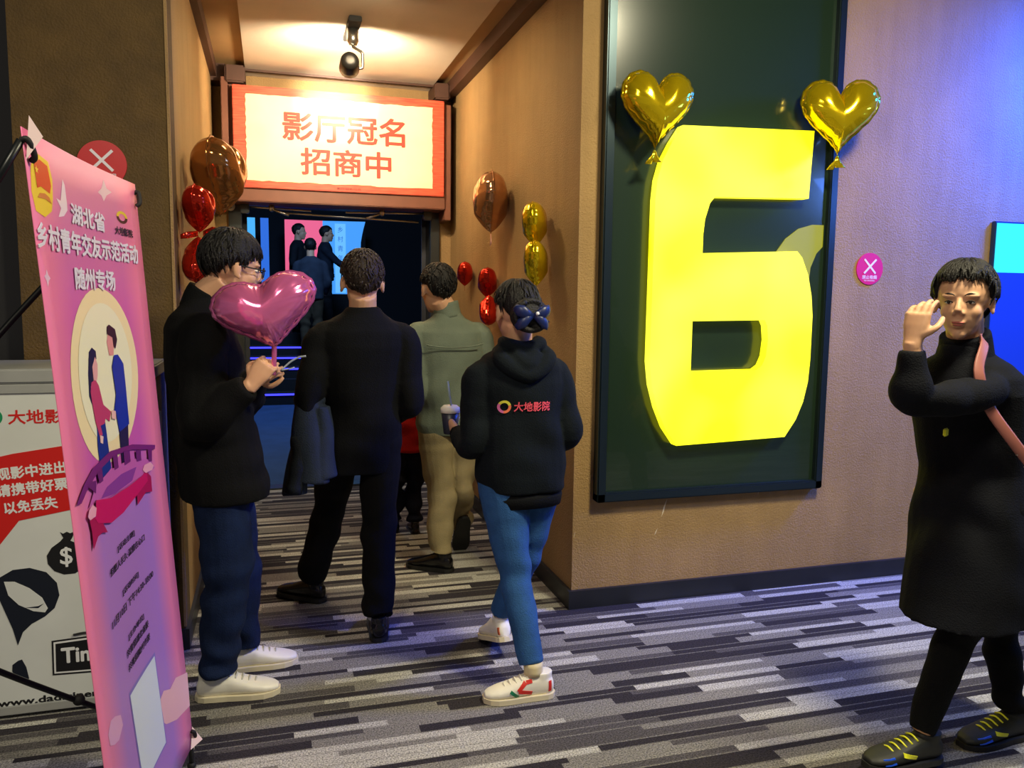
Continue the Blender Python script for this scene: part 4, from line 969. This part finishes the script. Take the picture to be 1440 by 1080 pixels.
shoe(p2, 'shoe', (.165, 3.93, .098), (-.75, .66, 0), .0, M_SHBLK, M_SOLEB, 1.02)
# grey jacket draped over his left forearm: its own thing
gj = thing('jacket', 'dark grey jacket draped over the left forearm of the man in black sweater', 'jacket', (.13, 3.5, .70))
b = nb()
for (c0, c1, c2, c3, w_, fy) in (((.150, 3.52, 1.05), (.125, 3.50, .92), (.10, 3.49, .78), (.085, 3.50, .64), .052, .055), ((.195, 3.50, 1.02), (.205, 3.49, .92), (.20, 3.48, .82), (.205, 3.48, .72), .050, .05), ((.145, 3.50, 1.04), (.13, 3.47, .92), (.135, 3.465, .80), (.14, 3.47, .70), .075, .045)):
    P_ = [V(c0), V(c1), V(c2), V(c3)]; m_ = len(P_)
    S = cr([tuple(p) for p in P_], 5)
    loft(b, [(V(p), V((1, 0, 0))*w_*(.75+.35*i/len(S)), V((0, 1, 0))*fy*(1-.15*i/len(S))) for i, p in enumerate(S)], 18)
ell(b, (.150, 3.53, 1.05), (.07, .07, .05))
remesh('folded_cloth', b, cloth('dark_grey_wool', (40, 48, 62), .2), .006, gj, 2, folds(.006, [], seed=4., fz=8, base=.8))
b = nb(); limb(b, [(.105, 3.47, .90), (.10, 3.455, .80), (.075, 3.46, .66)], [.036, .034, .036], 5, 16, wr=.004); obj('sleeve', b, cloth('dark_grey_wool2', (24, 28, 34), .2), gj, True)

# --- man in grey-green jacket and khaki trousers
J = dict(P=(.925, 4.25, .84), N=(.900, 4.20, 1.385), H=(.842, 4.20, 1.530), sw=(.18, 0, 0), eR=(1.145, 4.24, .99), wR=(1.10, 4.45, .93), eL=(.735, 4.18, 1.00), wL=(.78, 4.36, .88),
         kR=(1.00, 4.30, .46), aR=(1.045, 4.52, .19), kL=(.868, 4.25, .44), aL=(.862, 4.20, .10), fR=(0, 1, 0), fL=(-.8, .6, 0))
HF3 = (-.30, .95, -.05)
p3 = person('man in grey-green jacket and khaki trousers walking into the doorway', (.92, 4.25, 0), J, (-.05, 1, 0), HF3,
    dict(name='jacket', m=cloth('grey_green_nylon', (104, 114, 100), .1, .6), secs=[(-.16, .172, .125), (-.05, .190, .140), (.15, .188, .140), (.5, .190, .135), (.74, .198, .132), (.86, .190, .120), (.94, .150, .098), (1.0, .088, .078), (1.05, .066, .066)], sleeve=(.076, .070, .064, .054, .038), amp=.006, seed=9., wr=.006, fz=18),
    dict(m=cloth('khaki_cotton', (142, 128, 94), .1), r=(.098, .094, .078, .072, .066), amp=.005, wr=.006, seed=6.), vox=.006, hs=1.04,
    hands=[('R', (0, .6, -.7), (-1, 0, 0), -1, (.5, .5, .5, .5)), ('L', (0, .6, -.7), (1, 0, 0), 1, (.5, .5, .5, .5))])
hair_shell('hair', J['H'], HF3, p3, M_HAIR, lim=(62, 92, 124, 138), th=(.018, .010, .008), s=1.04, locks=300, lk=.028, seed=11)
b = nb(); limb(b, [(.900, 4.20, 1.385), (.893, 4.20, 1.42), (.885, 4.20, 1.462)], [.074, .071, .069], 3, 24); obj('collar', b, MATS['grey_green_nylon'], p3, True)
b = nb(); tube(b, [(.762, 4.066, 1.245), (.83, 4.058, 1.235), (.91, 4.055, 1.232), (1.0, 4.058, 1.238), (1.06, 4.068, 1.25)], .0035, 6); obj('back_seam', b, MATS['grey_green_nylon'], p3, True)
shoe(p3, 'shoe', (.862, 4.20, .091), (-.80, .60, 0), 0, M_SHBLK, M_SOLEB, 1.0)
shoe(p3, 'shoe', (1.045, 4.50, .205), (.02, 1, 0), 1.05, M_SHBLK, M_SOLEB, 1.0)

# --- woman in the black hoodie
J = dict(P=(.905, 2.89, .835), N=(.883, 2.865, 1.305), H=(.872, 2.87, 1.440), sw=(.160, 0, 0), eR=(1.092, 2.86, .985), wR=(1.04, 3.06, .905), eL=(.705, 2.86, .955), wL=(.690, 3.02, .965),
         kR=(.955, 2.97, .47), aR=(.895, 3.12, .17), kL=(.878, 2.86, .44), aL=(.915, 2.735, .105), fR=(0, 1, 0), fL=(-1, .1, 0))
HF4 = (-.22, .97, -.08)
M_HOOD = cloth('black_fleece', (11, 18, 24), .12, .9)
p4 = person('woman in black hoodie and blue jeans with a blue bow on her hair', (.9, 2.87, 0), J, (-.06, 1, 0), HF4,
    dict(name='hoodie', m=M_HOOD, secs=[(-.15, .178, .122), (-.03, .186, .130), (.2, .178, .126), (.5, .176, .124), (.74, .184, .126), (.86, .176, .116), (.94, .140, .098), (1.0, .085, .080), (1.05, .066, .066)], sleeve=(.070, .064, .060, .052, .040), amp=.0035, seed=12., rib=cloth('black_rib_knit', (6, 8, 11), .1), wr=.005),
    dict(name='jeans', m=cloth('blue_denim', (44, 84, 136), .22), r=(.092, .086, .062, .057, .047), up=.025, amp=.0015, wr=.002, seed=8.), vox=.0055, w=.95, hs=.93,
    hands=[('L', (-.25, .75, .35), (.85, .2, .25), 1, (.85, .9, .95, 1.), .92, .7), ('R', (-.2, .8, -.3), (-1, 0, 0), -1, (.5, .5, .5, .5), .9)])
hair_shell('hair', J['H'], HF4, p4, M_HAIR, lim=(56, 88, 118, 132), th=(.012, .010, .010), s=.95, locks=160, lk=.05, seed=14)
bc = V((.888, 2.765, 1.432)); b = nb()
secs = []
ell(b, bc, (.070, .050, .062)); 
for k in range(3):
    tube(b, [bc+V((.060*math.cos(a+k), -.020-.010*k, .052*math.sin(a+k))) for a in [i*.5 for i in range(9)]], .012, 8, 3)
o = remesh('hair_bun', b, M_HAIR, .004, p4, 1); 
M_BOW = mat('navy_blue_satin', (14, 30, 84), .4, var=.3)
b = nb()
for s_ in (-1, 1):
    for q, dz in ((.055, .012), (.050, -.020)):
        c = bc+V((s_*q*.62, -.062, dz)); loft(b, [(bc+V((0, -.060, 0)), V((0, 0, .008)), V((0, .004, 0))), (c, V((0, 0, .024)), V((0, .014, 0))), (bc+V((s_*q*1.1, -.050, dz*1.6)), V((0, 0, .020)), V((0, .010, 0))), (bc+V((s_*q*1.25, -.040, dz*1.7)), V((0, 0, .008)), V((0, .004, 0)))], 12)
bow = obj('hair_bow', b, M_BOW, p4, True)
b = nb(); ell(b, bc+V((.012, -.070, .008)), (.007, .007, .007)); obj('pearl', b, mat('pearl', (235, 235, 240), .2), bow, True)
# hood lying on the back
b = nb()
for pts, rr in (([(.80, 2.84, 1.30), (.80, 2.775, 1.265), (.883, 2.745, 1.215), (.966, 2.775, 1.265), (.966, 2.84, 1.30)], [.028, .034, .030, .034, .028]), ([(.815, 2.85, 1.335), (.822, 2.80, 1.325), (.883, 2.785, 1.312), (.945, 2.80, 1.325), (.95, 2.85, 1.335)], [.022, .024, .026, .024, .022]), ([(.84, 2.79, 1.29), (.883, 2.765, 1.25), (.925, 2.79, 1.29)], [.035, .045, .035])):
    limb(b, pts, rr, 5, 12)
remesh('hood', b, M_HOOD, .006, p4, 3, folds(.003, [], seed=3., base=.6))
# back print: ring and four characters, laid onto the cloth
from mathutils.bvhtree import BVHTree
hood_mesh = next(c for c in p4.children if c.name.startswith('hoodie')); hoff = root_loc(p4)
bvh = BVHTree.FromPolygons([v.co+hoff for v in hood_mesh.data.vertices], [tuple(p.vertices) for p in hood_mesh.data.polygons])
def lay_on(o):
    for v in o.data.vertices:
        w_ = v.co+hoff; h_ = bvh.ray_cast(V((w_.x, 2.3, w_.z)), V((0, 1, 0)))
        if h_[0]: v.co.y = h_[0].y-.0025-(2.741-w_.y)*.2-hoff.y
tc_ = V((.893, 2.741, 1.102)); tu, tv, tn = V((1, .02, 0)), V((0, .02, 1)), V((0, -1, .02))
M_PR = mat('pink_red_print', (232, 84, 104), .5)
lay_on(text('lettering', '大地影院', tc_+tu*.012+tn*.004, tu, tv, tn, .140, .036, M_PR, p4, .02))
for k, (a0, a1, c_) in enumerate(((.3, 2.6, (220, 214, 70)), (2.6, 4.6, (214, 110, 170)), (4.6, 6.6, (232, 120, 84)))):
    b = nb(); m_ = 10
    for i in range(m_):
        q = [(a0+(a1-a0)*i/m_, .024), (a0+(a1-a0)*(i+1)/m_, .024), (a0+(a1-a0)*(i+1)/m_, .0145), (a0+(a1-a0)*i/m_, .0145)]
        poly(b, [(math.cos(a)*r_, math.sin(a)*r_) for a, r_ in q], tc_+tu*-.092, tu, tv, tn, .004, .0046)
    lay_on(obj('ring_emblem', b, mat('ring_ink_%d' % k, c_, .5), p4))
M_R2 = mat('red_shoe_stripe', (206, 44, 36), .5); M_G2 = mat('green_shoe_stripe', (20, 120, 84), .5)
shoe(p4, 'shoe', (.925, 2.735, .091), (-1, .06, 0), 0, M_SHW, M_SOLEW, .98, 1., laces=M_SHW, lab='white sneaker with red and green side stripes', high=.10,
     extra=[('red_stripe', M_R2, ((.045, .075), (.075, .045), .007), 1), ('red_stripe', M_R2, ((.073, .044), (.02, .032), .007), 1), ('red_stripe', M_R2, ((.043, .074), (.02, .078), .006), 1), ('green_stripe', M_G2, ((.105, .048), (.075, .022), .006), 1), ('heel_patch', M_R2, ((-.052, .03), (-.052, .07), .006), 1)])
b = nb(); limb(b, [(.918, 2.735, .09), (.916, 2.735, .14)], [.036, .036], 3, 14); obj('sock', b, mat('cream_sock', (214, 200, 160), .9), p4, True)
shoe(p4, 'shoe', (.893, 3.135, .150), (-.12, 1, 0), .30, M_SHW, M_SOLEW, .96, 1., laces=M_SHW, lab='white sneaker lifted in mid-step', extra=[('heel_patch', mat('orange_heel', (190, 96, 56), .5), ((-.060, .03), (-.060, .06), .005), 1)])
# cup with straw in her left hand
cup = thing('drink_cup', 'small white drink cup with straw in the hand of the woman in hoodie', 'cup', (.672, 3.085, .98))
b = nb(); loft(b, [(V((.672, 3.085, .955)), V((.026, 0, 0)), V((0, .026, 0))), (V((.672, 3.085, 1.045)), V((.036, 0, 0)), V((0, .036, 0)))], 24); obj('cup_body', b, mat('dark_cup', (40, 44, 60), .4), cup, True)
b = nb(); loft(b, [(V((.672, 3.085, 1.040)), V((.039, 0, 0)), V((0, .039, 0))), (V((.672, 3.085, 1.058)), V((.038, 0, 0)), V((0, .038, 0))), (V((.672, 3.085, 1.068)), V((.028, 0, 0)), V((0, .028, 0)))], 24); obj('lid', b, M_SHW, cup, True)
b = nb(); rod(b, (.675, 3.08, 1.06), (.658, 3.07, 1.165), .004); obj('straw', b, mat('pale_straw', (150, 170, 180), .4), cup, True)

# --- person in dark coat at the right
J = dict(P=(2.17, 2.02, .80), N=(2.10, 2.02, 1.335), H=(2.060, 2.00, 1.500), sw=(.165, 0, 0), eL=(1.770, 1.865, 1.215), wL=(1.745, 1.86, 1.385), eR=(2.30, 2.24, 1.05), wR=(2.26, 2.30, .86),
         sL=(2.035, 1.865, 1.235), kL=(2.10, 1.97, .44), aL=(1.985, 1.97, .12), kR=(2.36, 2.06, .42), aR=(2.42, 2.03, .11), fL=(-1, 0, 0), fR=(-1, 0, 0))
F5 = (-.93, -.36, 0); HF5 = (-.80, -.58, -.06)
M_COAT = cloth('navy_black_coat', (7, 9, 18), .2, .85)
p5 = person('person in long dark coat with tan shoulder strap walking at the right edge', (2.17, 2.02, 0), J, F5, HF5,
    dict(name='coat', m=M_COAT, secs=[(-.58, .200, .275, .01), (-.45, .20, .245, .005), (-.2, .195, .195, 0), (.0, .185, .155, -.015), (.3, .168, .122, -.03), (.6, .175, .122, -.015), (.78, .186, .132, 0), (.88, .172, .115, 0), (.95, .135, .095, 0), (1.0, .085, .08, 0), (1.06, .068, .068, .01)], sleeve=(.062, .054, .049, .046, .038), amp=.006, seed=15., wr=.005, fz=14),
    dict(m=cloth('black_leggings', (5, 6, 9), .1), r=(.090, .082, .062, .056, .044), amp=.003, seed=9.), vox=.0045, w=.96, hs=.97, bsc=.62,
    hands=[('L', (.18, .02, .95), (.9, .3, 0), -1, (.35, .4, .45, .5), .93, .4), ('R', (-.1, 0, -.9), (0, -1, 0), 1, (.4, .4, .5, .5), .95)])
eyes(p5, J['H'], HF5, .97)
f, l, u = frame(F5); Nn = V(J['N']); b = nb(); limb(b, [Nn+V((0, 0, -.02)), Nn+V((0, 0, .03)), Nn+V((0, 0, .065))+f*.012], [.084, .074, .070], 3, 24, side=tuple(l), flat=1.05); remesh('coat_collar', b, M_COAT, .005, p5, 3)
hair_shell('hair', J['H'], HF5, p5, M_HAIR, lim=(56, 100, 132, 146), th=(.016, .014, .014), locks=320, lk=.055, seed=17, fringe=3)
f, l, u = frame(HF5); b = nb(); hb = V(J['H'])-f*.112-u*.03; ell(b, hb, (.042, .042, .042))
for k in range(3): tube(b, [hb-f*.012*k+l*.036*math.cos(a+k)+u*.036*math.sin(a+k) for a in [i*.6 for i in range(8)]], .010, 8, 3)
remesh('hair_bun', b, M_HAIR, .004, p5, 1)
M_YEL = mat('yellow_enamel', (214, 214, 40), .4)
f, l, u = frame(F5)
b = nb(); box(b, (-.012, -.004, -.012), (.012, .004, .012), .003); bmesh.ops.transform(b, verts=b.verts, matrix=Matrix.Translation((1.930, 1.905, 1.235))@Matrix.Rotation(.37, 4, 'Z')@Matrix.Rotation(.5, 4, 'Y')); obj('button', b, M_YEL, p5)
b = nb(); box(b, (-.012, -.004, -.012), (.012, .004, .012), .003); bmesh.ops.transform(b, verts=b.verts, matrix=Matrix.Translation((1.905, 1.880, 1.115))@Matrix.Rotation(.37, 4, 'Z')); obj('button', b, M_YEL, p5)
# strap from the neck down to the far hip with a metal buckle and bag
b = nb(); SP = [(2.13, 2.06, 1.375), (2.065, 1.925, 1.385), (1.985, 1.862, 1.30), (2.01, 1.845, 1.20), (2.075, 1.815, 1.10), (2.165, 1.79, .995), (2.28, 1.755, .89)]
S = cr(SP, 6); secs = []
for i, s_ in enumerate(S):
    a = V(S[max(0, i-1)]); c_ = V(S[min(len(S)-1, i+1)]); d = (c_-a).normalized(); n_ = V((-.35, -.93, 0)); w_ = d.cross(n_).normalized()
    secs.append((V(s_)+n_*.012, w_*.0165, n_*.003))
bag = thing('shoulder_bag', 'dark shoulder bag on a tan strap worn by the person at right', 'bag', (2.33, 1.84, .70))
loft(b, secs, 8); o = obj('strap', b, mat('tan_pink_leather', (146, 88, 80), .5, var=.15), bag, True); o['label'] = 'tan-pink leather strap'
for k in (0, 1):
    c = V((2.105+.035*k, 1.800, 1.068-.038*k)); b = nb(); dd = V((.68, -.1, -.72)).normalized(); ww = V((.72, 0, .68)); rod(b, c-ww*.022, c+ww*.022, .0035); obj('buckle_bar', b, M_CHROME, bag, True)
b = nb(); box(b, (2.24, 1.70, .66), (2.46, 1.775, .90), .02); remesh('bag_body', b, mat('dark_brown_leather', (36, 28, 30), .45), .006, bag, 2)
M_BLU = mat('bright_blue_patch', (20, 80, 220), .4)
M_DKS = mat('dark_olive_suede', (26, 28, 24), .6, var=.3)
shoe(p5, 'shoe', (1.985, 1.97, .112), (-1, -.03, 0), -.06, M_DKS, M_SOLEB, 1.06, .95, laces=M_YEL, lab='dark sneaker with blue toe patch and yellow laces', extra=[('blue_patch', M_BLU, ((.165, .033), (.13, .040), .010), 1), ('yellow_stripe', M_YEL, ((.10, .055), (.05, .04), .006), 1)])
shoe(p5, 'shoe', (2.42, 2.03, .091), (-1, -.03, 0), 0, M_DKS, M_SOLEB, 1.06, .95, laces=M_YEL, lab='dark sneaker with blue toe patch and yellow laces', extra=[('blue_patch', M_BLU, ((.165, .033), (.12, .042), .010), 1), ('yellow_stripe', M_YEL, ((.10, .055), (.05, .04), .006), 1)])

# --- child in red and the three people inside
J = dict(P=(.785, 4.95, .60), N=(.785, 4.93, .93), H=(.785, 4.93, 1.06), sw=(.125, 0, 0), eR=(.93, 4.95, .72), wR=(.92, 5.05, .60), eL=(.645, 4.93, .72), wL=(.66, 5.03, .60), kR=(.85, 4.98, .32), aR=(.85, 4.95, .08), kL=(.73, 4.93, .32), aL=(.73, 5.0, .08))
pc = person('child in red jacket and dark trousers half hidden between the walking men', (.785, 4.95, 0), J, (0, 1, 0), (0, 1, 0),
    dict(name='jacket', m=cloth('red_quilted_cloth', (170, 26, 22)), secs=[(-.2, .15, .12), (.2, .145, .115), (.6, .15, .115), (.85, .14, .10), (.95, .10, .08), (1.04, .055, .055)], sleeve=(.055, .052, .048, .042, .034), amp=.005, vox=.009),
    dict(m=cloth('dark_navy_cloth', (20, 24, 40)), r=(.075, .068, .056, .052, .048), vox=.009, rise=.06), vox=.009, w=.8, hs=.9)
hair_shell('hair', J['H'], (0, 1, 0), pc, M_HAIR, s=.92, locks=60, seed=20)
for x, y in ((.85, 4.95), (.73, 5.0)): shoe(pc, 'shoe', (x, y, .078), (0, 1, 0), 0, M_SHBLK, M_SOLEB, .75, .85)
def far_person(lab, x, y, z, F, HF, col, hz, arms=None, legc=(14, 14, 18), k=0):
    s = hz/1.72
    J = dict(P=(x, y, z+.92*s), N=(x, y, z+1.45*s), H=(x+.03*F[0], y+.03*F[1], z+1.60*s))
    f, l, u = frame(F); r = -l
    for n_, q in (('R', 1), ('L', -1)):
        J['e'+n_] = V((x, y, z+1.10*s))+r*q*.24; J['w'+n_] = V((x, y, z+.90*s))+r*q*.20+f*.12
        J['k'+n_] = V((x, y, z+.49*s))+r*q*.09+f*.03*q; J['a'+n_] = V((x, y, z+.10))+r*q*.09+f*.06*q
    J.update(arms or {})
    t = person(lab, (x, y, z), J, F, HF, dict(name='jacket', m=cloth('far_cloth_%d' % k, col), secs=[(-.15, .18, .13), (.2, .178, .125), (.6, .19, .128), (.86, .185, .11), (.94, .14, .09), (1.04, .062, .062)], sleeve=(.065, .06, .055, .05, .04), vox=.014, amp=.003),
        dict(m=cloth('far_trouser_cloth_%d' % k, legc), r=(.098, .09, .074, .068, .06), vox=.014), vox=.010, group='people inside the auditorium' if False else None)
    hair_shell('hair', J['H'], HF, t, M_HAIR, locks=40, seed=30+k)
    for n_, q in (('R', 1), ('L', -1)):
        a = V(J['a'+n_]); shoe(t, 'shoe', (a.x, a.y, z+.091), F[:2], 0, M_SHBLK, M_SOLEB)
    return t
far_person('person in dark clothes standing inside before the pink part of the screen', .42, 13.0, .90, (.9, -.3, 0), (.95, -.2, 0), (20, 22, 28), 1.66, k=0)
far_person('person in dark jacket reaching out an arm before the blue part of the screen', .83, 13.0, .90, (1, -.1, 0), (1, 0, 0), (26, 32, 44), 1.64, dict(eR=(1.02, 12.85, 1.98), wR=(1.22, 12.8, 1.86)), k=1)
far_person('man seen from behind in grey-blue jacket climbing the steps inside', .56, 12.0, .60, (0, 1, 0), (0, 1, 0), (44, 50, 62), 1.68, legc=(64, 54, 40), k=2)
